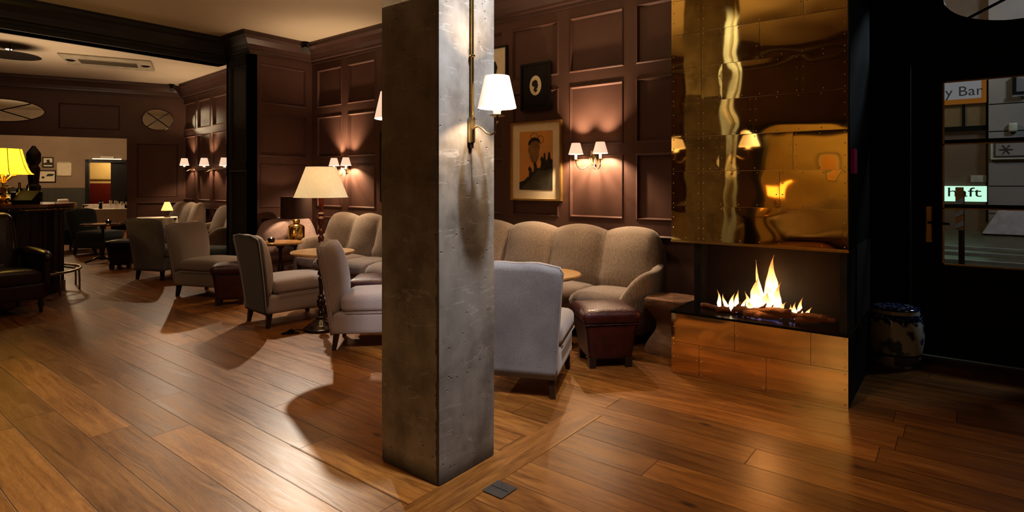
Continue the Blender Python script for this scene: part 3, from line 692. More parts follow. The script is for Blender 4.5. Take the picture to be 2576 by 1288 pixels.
def single_sconce(label, loc, rz, power=5.0, ext=.165, rod=0.0, group=None, sc=1.0):
    t = thing('wall_sconce', label, 'wall lamp', loc, rz, group)
    bm = B(); box(bm, -.017, .017, 0, .02, -.06, .06); bmesh.ops.bevel(bm, geom=bm.edges[:], offset=.003, segments=2, affect='EDGES'); obj('backplate', bm, 'brass_old', t)
    if rod:
        bm = B(); tube(bm, [(0, .014, .05), (0, .014, rod)], .0075, 10); lathe(bm, [(.004, .34), (.014, .345), (.014, .352), (.004, .357)], 12, (0, .014, 0)); obj('conduit_rod', bm, 'brass', t, smooth=True)
        bm = B(); box(bm, -.010, .010, .001, .014, -.085, -.058); obj('switch', bm, 'blackframe', t)
    bm = B(); pts = [(0, .02, .0), (0, .03, .012), (0, .05, .015), (0, .075, .002), (0, .10, -.018), (0, .125, -.028), (0, .15, -.022), (0, ext, .0), (0, ext+.002, .05)]
    tube(bm, pts, .0048, 8); a = obj('arm', bm, 'brass_old', t, smooth='all')
    bm = B(); lathe(bm, [(.008, .05), (.034, .055), (.034, .06), (.01, .064)], 20, (0, ext, 0)); obj('drip_pan', bm, 'brass_old', a, smooth=True)
    bm = B(); lathe(bm, [(.017, .064), (.017, .078), (.023, .08), (.023, .10), (.015, .104)], 18, (0, ext, 0)); obj('candle_tube', bm, 'socket', a, smooth=True)
    bm = B(); cone_shade(bm, (0, ext, 0), .088*sc, .056*sc, .092, .235, 40); obj('lamp_shade', bm, 'shade', t, smooth=True)
    bm = B(); tube(bm, [(0, ext, .10), (0, ext, .125), (0, ext, .15)], [.01, .018, .006], 10); obj('bulb', bm, 'bulb', t, smooth='all')
    light('POINT', 'bulb_light', (0, ext, .165), power, WARM, .02, t)
    return t
single_sconce('brass bracket lamp with white shade and long rod on the column right face', (CX1+.001, 2.02, 1.60), -PI/2, 26.0, .165, 1.79)
single_sconce('white shaded bracket lamp on the hidden left side of the column', (CX0-.001, 2.02, 1.60), PI/2, 16.0, .165, 1.79)
double_sconce('twin-armed wall lamp with two small white shades beside the orange poster', (-2.86, WY, 1.60), PI, 48)
double_sconce('twin-armed wall lamp with two small white shades above the sofa behind the floor lamp', (-6.84, WY, 1.56), PI, 48)
single_sconce('small white shaded wall lamp half hidden between the twin lamp and the column', (-6.2, WY, 1.52), PI, 5) if False else None
for px, pl in ((465, 'leftmost of three in the far room corner'), (515, 'middle of three in the far room'), (566, 'rightmost of three, cut by the dark pilaster')):
    t_, z_ = on_wall(px, 410, (fr0[0], fr0[1]-.16), (d.x, d.y))
    q = Vector(fr0)+d*t_
    o = single_sconce('small round-shaded brass wall lamp, ' + pl, (q.x, q.y, z_-.14), math.atan2(d.y, d.x), 34, group='far room wall lamps')
# ------------------------------------------------------------------ pictures
def picture(name, label, px, py, pw, ph, fr='blackframe', border=.05, art='cream', fw_=.02, wy=WY, wall_rz=PI, depth=.03, cat='picture'):
    t = thing(name, label, cat, (px, wy, py), wall_rz)
    bm = B(); a, b = pw/2, ph/2
    for q in ((-a, a, b-fw_, b), (-a, a, -b, -b+fw_), (-a, -a+fw_, -b+fw_, b-fw_), (a-fw_, a, -b+fw_, b-fw_)): box(bm, q[0], q[1], .002, depth, q[2], q[3])
    obj('frame', bm, fr, t)
    bm = B(); box(bm, -a+fw_, a-fw_, .002, depth*.5, -b+fw_, b-fw_); obj('mat_board', bm, 'cream' if border else art, t)
    if border: bm = B(); box(bm, -a+border, a-border, depth*.5, depth*.5+.002, -b+border, b-border); obj('print', bm, art, t)
    return t
def flat(name, pts, m, t, y):
    bm = B(); poly_xz(bm, pts, y, y+.0012); return obj(name, bm, m, t)
# orange poster (local x runs right-to-left seen from the room, so mirror x)
pw, ph = .655, .835
pc = thing('framed_poster', 'tall gold framed orange poster with black silhouettes beside the column', 'picture', (-3.553, WY, 1.585), PI)
bm = B(); a, b = pw/2, ph/2
for q in ((-a, a, b-.018, b), (-a, a, -b, -b+.018), (-a, -a+.018, -b+.018, b-.018), (a-.018, a, -b+.018, b-.018)): box(bm, q[0], q[1], .002, .04, q[2], q[3])
obj('frame', bm, 'gold', pc); bm = B(); box(bm, -a+.018, a-.018, .002, .018, -b+.018, b-.018); obj('mat_board', bm, 'cream', pc)
bm = B(); box(bm, -.215, .215, .018, .02, -.305, .315); pcp = obj('print', bm, 'poster', pc)
def mx(pts): return [(-x, z) for x, z in pts]
flat('hill', mx([(-.215, -.305), (.215, -.305), (.215, -.02), (.12, -.06), (.02, -.075), (-.06, -.15), (-.12, -.20), (-.215, -.225)]), 'hill', pcp, .0205)
sil = [(-.215, -.30), (-.215, -.225), (-.15, -.205), (-.11, -.17), (-.09, -.165), (-.085, -.11), (-.10, -.09), (-.085, -.055), (-.06, -.07), (-.045, -.12), (-.03, -.115), (-.02, -.065), (-.03, -.04), (-.01, -.005), (.01, -.035), (.02, -.09), (.06, -.085), (.07, -.01), (.06, .02), (.08, .05), (.10, .02), (.105, .075), (.12, .085), (.125, .03), (.14, -.005), (.155, .03), (.165, .09), (.18, .09), (.19, .02), (.215, .01), (.215, -.07), (.14, -.10), (.03, -.10), (-.04, -.15), (-.08, -.20)]
flat('silhouettes', mx(sil), 'ink', pcp, .0218)
flat('pale_face', mx([(-.02+.08*math.cos(i*PI/10)*(1 if math.sin(i*PI/10) > 0 else .8), .11+(.11 if math.sin(i*PI/10) > 0 else .14)*math.sin(i*PI/10)) for i in range(20)]), 'inkbrown', pcp, .0205)
flat('cap', mx([(-.10, .17), (-.09, .21), (-.05, .245), (0, .25), (.045, .23), (.065, .18), (.04, .20), (0, .215), (-.05, .205), (-.08, .17)]), 'ink', pcp, .0222)
bm = B(); tube(bm, [(-(-.02+.05*math.cos(i*PI/10)), .021, .255+.04*math.sin(i*PI/10)) for i in range(20)], .002, 5, True); tube(bm, [(-(.06+.04*math.cos(i*PI/10)), .021, .225+.04*math.sin(i*PI/10)) for i in range(20)], .002, 5, True); obj('rings', bm, 'ink', pcp)
# silhouette picture
ps = picture('framed_silhouette', 'black framed picture with a white oval holding a head silhouette', -3.56, 2.375, .385, .50, 'blackframe', .0, 'blackframe')
def ell(cx, cz, rx, rz, n=28): return [(cx+rx*math.cos(2*PI*i/n), cz+rz*math.sin(2*PI*i/n)) for i in range(n)]
pso = flat('oval', ell(0, .01, .075, .105), 'cream', ps, .017)
flat('head_silhouette', mx([(-.025, -.04), (-.01, -.005), (-.03, .0), (-.045, .02), (-.042, .045), (-.02, .065), (.01, .068), (.028, .05), (.03, .025), (.04, .005), (.03, -.002), (.03, -.02), (.012, -.028), (.03, -.045), (0, -.065), (-.012, -.05)]), 'ink', pso, .0185)
p3 = picture('framed_print', 'pale print in a dark frame high on the wall beside the column', -4.16, 2.66, .44, .42, 'blackframe', .0, 'cream')
flat('ink_figure', mx([(.02, -.08), (.06, -.09), (.08, -.02), (.06, .03), (.04, .06), (.02, .0)]), 'ink', p3, .017)
p4 = picture('wall_mirror', 'tall dark framed mirror edge just left of the column', -5.84, 1.56, .50, .92, 'blackframe', .0, 'cream')
# ------------------------------------------------------------------ ceiling fittings
def spot(label, px, py, aim):
    Zc = 2.05*1450/(461-py); x, y = W((px-1288)/1450*Zc, Zc)
    t = thing('ceiling_spotlight', label, 'spotlight', (x, y, H))
    bm = B(); lathe(bm, [(.055, 0), (.055, -.012)], 20); lathe(bm, [(.008, -.012), (.008, -.05)], 10); obj('mount', bm, 'spot_metal', t)
    dr_ = (Vector(aim)-Vector((x, y, H-.09))).normalized(); bm = B(); tube(bm, [Vector((0, 0, -.09))-dr_*.06, Vector((0, 0, -.09))-dr_*.02, Vector((0, 0, -.09))+dr_*.055], [.03, .042, .048], 14); obj('lamp_head', bm, 'spot_metal', t, smooth=True)
    return (x, y, H-.09)
s1 = spot('small black ceiling spotlight at the crown moulding above the table lamp', 768, 106, W(-1.2, 4.0)+(0,))
s2 = spot('small black ceiling spotlight near the air vent in the far room', 432, 212, W(-5, 8)+(0,))
bm = B(); lathe(bm, [(.07, -.01), (.07, 0)], 20)
Zc = 2.05*1450/(461-122); x, y = W((22-1288)/1450*Zc, Zc); rt = thing('recessed_downlight', 'small bright recessed ceiling downlight above the bar', 'downlight', (x, y, H)); obj('rim', bm, 'grille', rt)
bm = B(); lathe(bm, [(.04, -.012), (.03, -.02)], 16); obj('lens', bm, 'globe', rt, smooth=True)
Zc = 1.9*1450/(461-139); x, y = W((25-1288)/1450*Zc, Zc); rt = thing('hanging_disc_lamp', 'dark flat disc hanging below the ceiling above the bar', 'pendant lamp', (x, y, 3.25))
bm = B(); lathe(bm, [(.02, .03), (.36, .004), (.37, -.004), (.02, -.012)], 40); obj('disc', bm, 'spot_metal', rt, smooth=True); bm = B(); lathe(bm, [(.008, .02), (.008, .15)], 8); obj('stem', bm, 'spot_metal', rt)
# AC cassette
def ceil_pt(px, py): Z = 2.05*1450/(461-py); return W((px-1288)/1450*Z, Z)
xa, ya = ceil_pt(275, 156); ac = thing('air_conditioner', 'beige ceiling air conditioning cassette with dark grille above the far room', 'air conditioner', (xa, ya, H), math.atan2(fd.y, fd.x))
bm = B(); rbox(bm, 1.25, .95, .03, (0, 0, -.015), r=.012, n=6); obj('casing', bm, 'grille', ac, smooth=True)
bm = B(); box(bm, -.40, .40, -.16, .22, -.036, -.03)
for i in range(12): box(bm, -.40, .40, -.12+i*.025, -.115+i*.025, -.042, -.036)
obj('grille', bm, 'grille_dark', ac)
for s in (-1, 1):
    bm = B(); lathe(bm, [(.07, -.034), (.07, -.031)], 20, (s*.52, .05, 0)); lathe(bm, [(.045, -.045), (.045, -.034)], 16, (s*.52, .05, 0)); obj('swivel_nozzle', bm, 'blackframe', ac, smooth=True)

# ------------------------------------------------------------------ seating
def tapered_leg(bm, x, y, h, r0=.018, r1=.026, sx=0, sy=0):
    v = []
    for z, r, ox, oy in ((0, r0, sx, sy), (h, r1, 0, 0)):
        v.append([bm.verts.new((x+ox+a*r, y+oy+b*r, z)) for a, b in ((-1, -1), (1, -1), (1, 1), (-1, 1))])
    bm.faces.new(v[0][::-1]); bm.faces.new(v[1])
    for i in range(4): bm.faces.new((v[0][i], v[0][(i+1)%4], v[1][(i+1)%4], v[1][i]))
def slipper_chair(label, cX, cZ, f, fab='chair', back='chair', group='slipper chairs', scale=1.0):
    x, y = W(cX, cZ); t = thing('slipper_chair', label, 'chair', (x, y, 0), face(*f), group)
    if scale != 1: t.scale = (scale,)*3
    LG = .125
    for sx in (-1, 1):
        for sy in (-1, 1):
            bm = B(); tapered_leg(bm, sx*.205, -.27 if sy < 0 else .30, LG+.01, .015, .023, sx*.012, sy*.018); obj('leg', bm, 'legwood', t)
    def bf(px, py, pz):
        return (px*(1+.04*(pz/.1)), py, pz)
    bm = B(); rbox(bm, .50, .66, .185, (0, .015, LG+.0925), .03, 8); obj('seat_base', bm, fab, t, smooth='all')
    def sf(px, py, pz):
        if pz > 0: pz += .035*(1-(px/.28)**2)*(1-(py/.33)**2)
        return (px, py, pz)
    bm = B(); rbox(bm, .52, .60, .13, (0, .065, LG+.185+.060), .045, 10, sf); sco = obj('seat_cushion', bm, fab, t, smooth='all')
    bm = B(); zz = LG+.186; tube(bm, [(-.262, -.20, zz), (-.262, .32, zz), (-.235, .352, zz), (.235, .352, zz), (.262, .32, zz), (.262, -.20, zz)], .0045, 6); obj('seat_piping', bm, fab, sco, smooth='all')
    # back shell: widens to the top, leans back
    HT = .845
    def wf(z): return .238+.062*((z-LG)/(HT-LG))**1.2
    def yb(z): return -.315-.10*(max(0,z-LG)/(HT-LG))**1.3
    def topz(u): return .018*math.cos(u*PI*.5*1.0)**2 - .018*math.cos(u*2*PI)*.35
    nu, nz = 12, 14
    def sheet(thf, y_extra, m, nm, z0=LG, inset=0.0):
        bm = B(); F = []; K = []
        for j in range(nz+1):
            rf = []; rk = []
            for i in range(nu+1):
                u = i/nu*2-1; zt_ = HT+topz(u)-inset; z = z0+(zt_-z0)*j/nz; vv = (z-z0)/(zt_-z0)
                cr = 1-(max(0, vv-.86)/.14)**2*.07*1
                xx = u*(wf(z)-inset)*cr
                rk.append(bm.verts.new((xx, yb(z)+y_extra, z))); rf.append(bm.verts.new((xx, yb(z)+y_extra+thf(u, vv), z)))
            F.append(rf); K.append(rk)
        for G, rev in ((F, 0), (K, 1)):
            for j in range(nz):
                for i in range(nu): bm.faces.new((G[j][i], G[j][i+1], G[j+1][i+1], G[j+1][i]))
        for j in range(nz):
            for i in (0, nu): bm.faces.new((F[j][i], F[j+1][i], K[j+1][i], K[j][i]))
        for i in range(nu):
            for j in (0, nz): bm.faces.new((F[j][i], F[j][i+1], K[j][i+1], K[j][i]))
        return obj(nm, bm, m, t, smooth='all')
    sheet(lambda u, v: .035, 0, back, 'back_panel')
    def pil(u, v):
        e = max(0, 1-abs(u)**5)**.5; w = max(0, math.sin(PI*min(1, v*.92+.05)))**.45
        return .012+.095*e*w
    bo = sheet(pil, .033, fab, 'backrest', z0=.30)
    bm = B(); pts = []
    for j in range(13):
        z = LG+.02+(HT-.06-LG)*j/12; pts.append((-(wf(z)+.002), yb(z)+.004, z))
    for i in range(9):
        u = (i/8*2-1)*.95; pts.append((u*wf(HT)*.97, yb(HT)+.004, HT+topz(u)+.002))
    for j in range(12, -1, -1):
        z = LG+.02+(HT-.06-LG)*j/12; pts.append(((wf(z)+.002), yb(z)+.004, z))
    tube(bm, pts, .0055, 6); obj('back_piping', bm, fab, bo, smooth='all')
    return t
slipper_chair('armless chair with cool-lit slate grey back seen from behind, right of the column', .119, 3.944, (.247, .969), 'chair_grey', 'chair_cool_lit')
slipper_chair('pinkish grey armless chair in profile against the left side of the column', -1.175, 4.91, (.993, .10), 'chair', 'chair')
slipper_chair('armless chair with shaded green-grey back and pale grey seat before the floor lamp', -2.227, 5.717, (.69, .72), 'chair', 'chair_shaded')
slipper_chair('taupe armless chair facing right behind the small red ottoman', -3.665, 7.02, (.95, -.30), 'chair_grey', 'chair')
slipper_chair('cool-lit blue grey armless chair turned away, between the bar and the taupe chair', -5.0, 8.35, (.26, .966), 'chair_cool_lit', 'chair_cool_lit')
slipper_chair('dark teal armless chair in shadow beyond the end of the bar', -7.92, 11.02, (.97, -.2), 'chair_teal', 'chair_teal')
slipper_chair('dark armless chair mostly hidden behind the dark teal chair', -8.75, 11.7, (.9, .2), 'chair_teal', 'chair_teal')

def ottoman(label, X, Z, deg, m='leather', w=.40, h=.45, name='ottoman', group=None, legs=True):
    x, y = W(X, Z); t = thing(name, label, 'ottoman', (x, y, 0), math.radians(deg), group)
    zt = h-.105; lg = .06
    def bf(px, py, pz):
        k = .80+.20*((pz+(zt-lg)/2)/(zt-lg)); return (px*k, py*k, pz)
    bm = B(); rbox(bm, w, w, zt-lg, (0, 0, lg+(zt-lg)/2), .02, 8, bf); obj('body', bm, m, t, smooth='all')
    def cf(px, py, pz):
        if pz > 0: pz += .022*(1-(px/w*2)**2)*(1-(py/w*2)**2)
        return (px, py, pz)
    bm = B(); rbox(bm, w+.045, w+.045, .10, (0, 0, zt+.048), .042, 10, cf); lid = obj('cushion_lid', bm, m, t, smooth='all')
    bm = B(); k = w/2+.004
    for z in (zt-.004,):
        pts = []
        for i in range(40):
            a = i/40*4; s = int(a); f = a-s; c = [(-k, -k), (k, -k), (k, k), (-k, k), (-k, -k)]
            pts.append((c[s][0]+(c[s+1][0]-c[s][0])*f, c[s][1]+(c[s+1][1]-c[s][1])*f, z+.003*(i % 2)))
        tube(bm, pts, .005, 6, True)
    obj('gathered_trim', bm, m, t, smooth='all')
    for sx in (-1, 1):
        for sy in (-1, 1): bm = B(); tapered_leg(bm, sx*w*.34, sy*w*.34, lg+.02, .024, .028); obj('leg', bm, 'legwood', t)
    return t
ottoman('maroon leather ottoman with a padded lid in front of the long sofa', .70, 4.37, 38+8, h=.435)
ottoman('maroon leather ottoman beside the taupe armless chair', -3.17, 6.50, 38+20, w=.34)
ottoman('red leather ottoman half hidden behind the pinkish chair and column', -1.33, 5.62, 38+2)
ottoman('black leather ottoman in shadow near the far candle table', -6.19, 9.2, 38+10, 'black_leather', w=.36)
ottoman('teal velvet ottoman behind the taupe armless chair', -4.36, 8.35, 38+5, 'teal', w=.46, h=.43)

def sofa(label, loc, rz, widths, m='sofa', ms='sofa_seat', H0=.90, depth=.81, amp=.055, arm_l=True, arm_r=True, group=None, curve=0.0, name='channel_back_sofa'):
    """local: back along x at y=0..., sofa faces -y; x from 0 to sum(widths)"""
    t = thing(name, label, 'sofa', loc, rz, group); Wd = sum(widths); edges = [0]
    for q in widths: edges.append(edges[-1]+q)
    def chan(x):
        for a, b in zip(edges, edges[1:]):
            if x <= b+1e-9: return math.sin(PI*min(1, max(0, (x-a)/(b-a))))
        return 0
    def cv(x): return curve*((x/Wd*2-1)**4)   # ends come forward
    NX = 14*len(widths)
    # backrest : closed profile loop
    bm = B(); L = []
    for i in range(NX+1):
        x = Wd*i/NX; s = chan(x)**.55 if chan(x) > 0 else 0; top = H0+amp*chan(x)**.8 if chan(x) > 0 else H0; e = min(x, Wd-x); endf = 1-.16*max(0, 1-e/.12)**2
        top *= endf; yf = -cv(x)
        bul = .03+.055*s
        prof = [(-.02, .14), (-.02, top*.6), (-.01, top-.05), (-.035, top-.01), (-.075, top), (-.115, top-.012), (-.14-bul*.3, top-.06), (-.17-bul*.75, top*.78), (-.20-bul, top*.62), (-.235-bul, .50), (-.25-bul*.9, .40), (-.22, .28), (-.20, .14)]
        L.append([bm.verts.new((x, q[0]+yf, q[1])) for q in prof])
    np_ = len(L[0])
    for a, b in zip(L, L[1:]):
        for k in range(np_): bm.faces.new((a[k], a[(k+1)%np_], b[(k+1)%np_], b[k]))
    bm.faces.new(L[0]); bm.faces.new(L[-1][::-1]); bko = obj('backrest', bm, m, t, smooth='all')
    # seam piping of channels
    for xe in edges[1:-1]:
        bm = B(); yf = -cv(xe); tube(bm, [(xe, -.075+yf, H0+.002), (xe, -.12+yf, H0-.014), (xe, -.15+yf, H0-.06), (xe, -.182+yf, H0*.78), (xe, -.212+yf, H0*.62), (xe, -.25+yf, .50)], .0035, 5); obj('channel_seam', bm, m, bko, smooth='all')
    # seats
    for a, b in zip(edges, edges[1:]):
        n = 10; bm = B(); G = []; fy0 = -depth
        for i in range(n+1):
            u = i/n; x = a+.002+(b-a-.004)*u; s = math.sin(PI*u)**.5 if 0 < u < 1 else 0
            fr = fy0 + .035*(1-s) + .16*(arm_l*max(0, 1-x/.5)**2+arm_r*max(0, 1-(Wd-x)/.5)**2) - cv(x)*.6
            yb_ = -.20-cv(x)
            G.append([bm.verts.new((x, q[0], q[1])) for q in [(yb_, .30), (yb_, .40+.02*s), (yb_*.6+fr*.4, .415+.035*s), (yb_*.25+fr*.75, .415+.03*s), (fr+.045, .395+.025*s), (fr+.008, .36+.01*s), (fr, .32), (fr+.02, .285), (fr+.06, .27)]])
        k = len(G[0])
        for p_, q_ in zip(G, G[1:]):
            for j in range(k): bm.faces.new((p_[j], p_[(j+1)%k], q_[(j+1)%k], q_[j]))
        bm.faces.new(G[0]); bm.faces.new(G[-1][::-1]); obj('seat_cushion', bm, ms, t, smooth='all')
    # base apron
    bm = B(); G = []
    for i in range(NX+1):
        x = .01+(Wd-.02)*i/NX; fr = -depth+.05+.18*(arm_l*max(0, 1-x/.5)**2+arm_r*max(0, 1-(Wd-x)/.5)**2)-cv(x)*.6; yb_ = -.03-cv(x)
        G.append([bm.verts.new((x, q[0], q[1])) for q in [(yb_, .30), (fr, .30), (fr+.02, .18), (fr+.09, .09), (yb_, .09)]])
    for p_, q_ in zip(G, G[1:]):
        for j in range(5): bm.faces.new((p_[j], p_[(j+1)%5], q_[(j+1)%5], q_[j]))
    bm.faces.new(G[0]); bm.faces.new(G[-1][::-1]); obj('base', bm, m, t, smooth='all')
    for s, on in ((0, arm_l), (1, arm_r)):
        if not on: continue
        bm = B(); n = 14; G = []
        for i in range(n+1):
            u = i/n; y = -.14-(depth*.74-.02)*u; z = .615+.04*(1-u)**3 - .26*max(0, (u-.55)/.45)**2.2; out = .045*math.sin(PI*min(1, u*1.1)); th = .055*(1-.35*u)
            xo = (Wd+.005 if s else -.005); sg = 1 if s else -1; yc = y-cv(0)*(1-u*.3)
            cen = xo+sg*(out-.02+.0)-sg*.10*max(0, (u-.5)/.5)**2
            ring = [(cen-sg*th, .12), (cen-sg*th*1.0, z-.07), (cen-sg*th*.8, z-.02), (cen, z), (cen+sg*th*.8, z-.02), (cen+sg*th, z-.07), (cen+sg*th*.6, z*.6), (cen+sg*th*.1, .12)]
            G.append([bm.verts.new((q[0], yc, q[1])) for q in ring])
        for p_, q_ in zip(G, G[1:]):
            for j in range(8): bm.faces.new((p_[j], p_[(j+1)%8], q_[(j+1)%8], q_[j]))
        bm.faces.new(G[0]); bm.faces.new(G[-1][::-1]); obj('armrest', bm, m, t, smooth='all')
    for x in (.18, Wd-.18):
        for y in (-.10-cv(x), -depth+.22): bm = B(); tapered_leg(bm, x, y, .10, .017, .024); obj('leg', bm, 'legwood', t)
    return t
sofa('long taupe scalloped-back sofa between column and fireplace', (-4.93, WY-.03, 0), 0, [.57]*5, curve=.03, arm_l=False)
sofa('taupe scalloped-back sofa behind the floor lamp, left of the column', (-7.02, WY-.03, 0), 0, [.58, .52, .52, .43], curve=.03, arm_r=False)
sofa('dusty pink low curved loveseat in the corner behind the brass jar lamp', (SX+.03, PY+.05, 0), PI/2, [.56, .30], 'pink_sofa', 'pink_sofa', H0=.78, depth=.30, amp=.075, arm_l=False, arm_r=False)
def far_spot(t_): q = Vector(fr0)+d*t_; return q
ra = math.atan2(d.y, d.x)+PI
def far_t(px): return on_wall(px, 500, (fr0[0], fr0[1]-.1), (d.x, d.y))[0]
tD = far_t(452); q = Vector(fr0)+d*tD; q += Vector((-d.y, d.x))*.03
sofa('pale fan-backed sofa against the right wall of the far room', (q.x, q.y-.02, 0), ra, [.5, .5, .5], curve=.06, H0=.92, depth=.72, m='pink_sofa' if False else 'sofa')
tD2 = far_t(546)-.25; q = Vector(fr0)+d*tD2; q += Vector((-d.y, d.x))*.03
sofa('pale sofa with low arm emerging from behind the dark pilaster', (q.x, q.y-.02, 0), ra, [.55, .55], curve=.05, depth=.80)
sofa('olive grey sofa against the south wall, mirrored in the brass', (-2.55, -1.12, 0), PI, [.57, .57, .57], curve=.05)
sofa('pale sofa in the golden side room mirrored in the brass', (-1.0, -4.56, 0), PI, [.57, .57, .57], curve=.05)

# wing armchair at the left edge
x, y = W(-5.33, 5.93); t = thing('leather_armchair', 'dark oxblood leather armchair with turned legs at the left edge', 'armchair', (x, y, 0), face(.86, -.51))
def wf2(px, py, pz): return (px, py, pz+(.02*(1-(px/.3)**2) if pz > 0 else 0))
bm = B(); rbox(bm, .58, .62, .15, (0, .06, .375), .05, 10, wf2); obj('seat_cushion', bm, 'dark_leather', t, smooth='all')
bm = B(); rbox(bm, .66, .66, .18, (0, .02, .235), .03, 8); obj('seat_base', bm, 'dark_leather', t, smooth='all')
def bkf(px, py, pz): return (px*(1-.10*max(0, pz-.2)/.2*1), py-.16*(max(0,pz+.36)/.72)**1.2, pz)
bm = B(); rbox(bm, .60, .16, .72, (0, -.27, .67), .075, 12, bkf); obj('backrest', bm, 'dark_leather', t, smooth='all')
for s in (-1, 1):
    bm = B(); pts = [(s*.33, -.30, .60), (s*.345, -.15, .61), (s*.35, .05, .60), (s*.35, .24, .585), (s*.345, .335, .56)]; tube(bm, pts, [.05, .055, .055, .052, .040], 12); rbox(bm, .075, .60, .34, (s*.345, -.0, .41), .03, 6); obj('armrest', bm, 'dark_leather', t, smooth='all')
    for yy in (-.27, .30):
        bm = B(); lathe(bm, [(.012, 0), (.018, .02), (.014, .04), (.026, .075), (.030, .10), (.018, .125), (.028, .15), (.028, .16)], 16, (s*.29, yy, 0)); obj('leg', bm, 'turned_dark', t, smooth='all')

# ------------------------------------------------------------------ tables
def round_table(label, X=None, Z=None, r=.34, h=.60, pos=None, m='tabletop', name='pedestal_table', group='round tables'):
    x, y = pos or W(X, Z); t = thing(name, label, 'table', (x, y, 0), .4, group)
    bm = B(); lathe(bm, [(r*.5, h-.045), (r-.03, h-.035), (r-.004, h-.022), (r, h-.012), (r-.006, h-.002), (r-.02, h), (.001, h)], 56); obj('tabletop', bm, m, t, smooth=True)
    bm = B(); lathe(bm, [(.06, h-.045), (.045, h-.07), (.022, h-.10), (.020, h*.55), (.035, h*.48), (.042, h*.40), (.028, h*.32), (.024, .10), (.05, .07), (.05, .05)], 24); obj('pedestal', bm, 'tabledark', t, smooth=True)
    for k in range(3):
        a = k*2*PI/3; bm = B(); tube(bm, [(.03*math.cos(a), .03*math.sin(a), .10), (r*.4*math.cos(a), r*.4*math.sin(a), .065), (r*.78*math.cos(a), r*.78*math.sin(a), .018)], [.022, .018, .016], 8); obj('foot', bm, 'tabledark', t, smooth='all')
    return t
round_table('round honey wood table in front of the sofa left of the column', -2.10, 6.40, .345)
round_table('round honey wood table behind the slate grey armless chair', .27, 4.83, .31)
round_table('round wooden table with a candle glass near the brass jar lamp', -2.98, 7.42, .27)
round_table('dark round table with a candle in front of the white tablecloths', -6.97, 9.82, .32, .67, m='turned')
t3 = thing('side_table', 'small dark side table carrying the brass jar lamp', 'table', (-7.27, 4.45, 0))
bm = B(); lathe(bm, [(.11, .54), (.12, .55), (.12, .565), (.001, .567)], 28); obj('tabletop', bm, 'tabledark', t3, smooth=True)
bm = B(); lathe(bm, [(.10, 0), (.10, .02), (.02, .05), (.02, .54)], 18); obj('pedestal', bm, 'tabledark', t3, smooth=True)
def candle(label, X, Z, h):
    x, y = W(X, Z); t = thing('candle_holder', label, 'candle', (x, y, h))
    bm = B(); lathe(bm, [(.03, 0), (.042, .01), (.045, .05), (.04, .052), (.036, .02), (.001, .012)], 20); obj('cup', bm, 'bottle', t, smooth=True)
    bm = B(); lathe(bm, [(.034, .014), (.034, .04), (.001, .042)], 16); obj('wax', bm, 'socket', t, smooth=True)
    bm = B(); lathe(bm, [(.001, .042), (.005, .05), (.001, .068)], 8, cap=False); obj('flame', bm, 'globe', t, smooth='all')
    light('POINT', 'candle_light', (0, 0, .09), .6, (1, .6, .25), .01, t)
candle('candle glass on the round wooden table near the brass jar lamp', -3.06, 7.33, .6)
candle('candle in dark cup on the far dark round table', -6.85, 9.78, .67)

# brass jar lamp
t = thing('jar_lamp', 'brass jar table lamp with dark drum shade in the corner', 'lamp', (-7.27, 4.45, .567))
bm = B(); lathe(bm, [(.08, 0), (.105, .008), (.112, .03), (.112, .17), (.105, .19), (.075, .21), (.05, .222), (.042, .23), (.05, .24), (.05, .275), (.035, .285), (.012, .29), (.012, .36)], 32); obj('base', bm, 'brass', t, smooth=True)
bm = B(); cone_shade(bm, (0, 0, 0), .205, .20, .30, .60, 40); obj('lamp_shade', bm, 'shade_dark', t, smooth=True)
light('POINT', 'bulb_light', (0, 0, .47), 5, WARM, .03, t)
# floor lamp
flx, fly = W(-1.765, 5.33); t = thing('floor_lamp', 'turned mahogany floor lamp with large cream empire shade', 'lamp', (flx, fly, 0))
bm = B(); lathe(bm, [(.15, 0), (.158, .008), (.155, .02), (.13, .035), (.125, .045), (.10, .06), (.06, .085), (.045, .10), (.05, .115), (.035, .13)], 40); obj('base', bm, 'turned_dark', t, smooth=True)
pr = [(.033, .12)]
z = .13; k = 0
pat = [(.038, .02), (.022, .03), (.045, .05), (.05, .03), (.03, .035), (.042, .012), (.02, .02), (.026, .09), (.034, .05), (.02, .03), (.04, .012)]
while z < 1.20:
    r_, dz = pat[k % len(pat)]; z += dz; pr.append((r_*.82, z)); k += 1
half = [p_ for p_ in pr if p_[1] < .70]; up = [half[-1]]+[p_ for p_ in pr if p_[1] >= .70]
def dens(pr_):
    out = []
    for (r0, z0), (r1, z1) in zip(pr_, pr_[1:]):
        for i in range(5):
            s = i/5; s2 = s*s*(3-2*s); out.append((r0+(r1-r0)*s2, z0+(z1-z0)*s))
    out.append(pr_[-1]); return out
bm = B(); lathe(bm, dens(half), 24); obj('lower_pole', bm, 'turned_dark', t, smooth='all')
bm = B(); lathe(bm, dens(up)+[(.013, 1.205), (.013, 1.30)], 24); obj('pole', bm, 'turned', t, smooth='all')
bm = B(); cone_shade(bm, (0, 0, 0), .240, .135, 1.22, 1.50, 56)
tube(bm, [(.240*math.cos(i*2*PI/48), .240*math.sin(i*2*PI/48), 1.222) for i in range(48)], .003, 5, True); tube(bm, [(.135*math.cos(i*2*PI/48), .135*math.sin(i*2*PI/48), 1.498) for i in range(48)], .003, 5, True)
obj('lamp_shade', bm, 'shade_big', t, smooth=True)
light('POINT', 'bulb_light', (0, 0, 1.36), 7, WARM, .035, t)
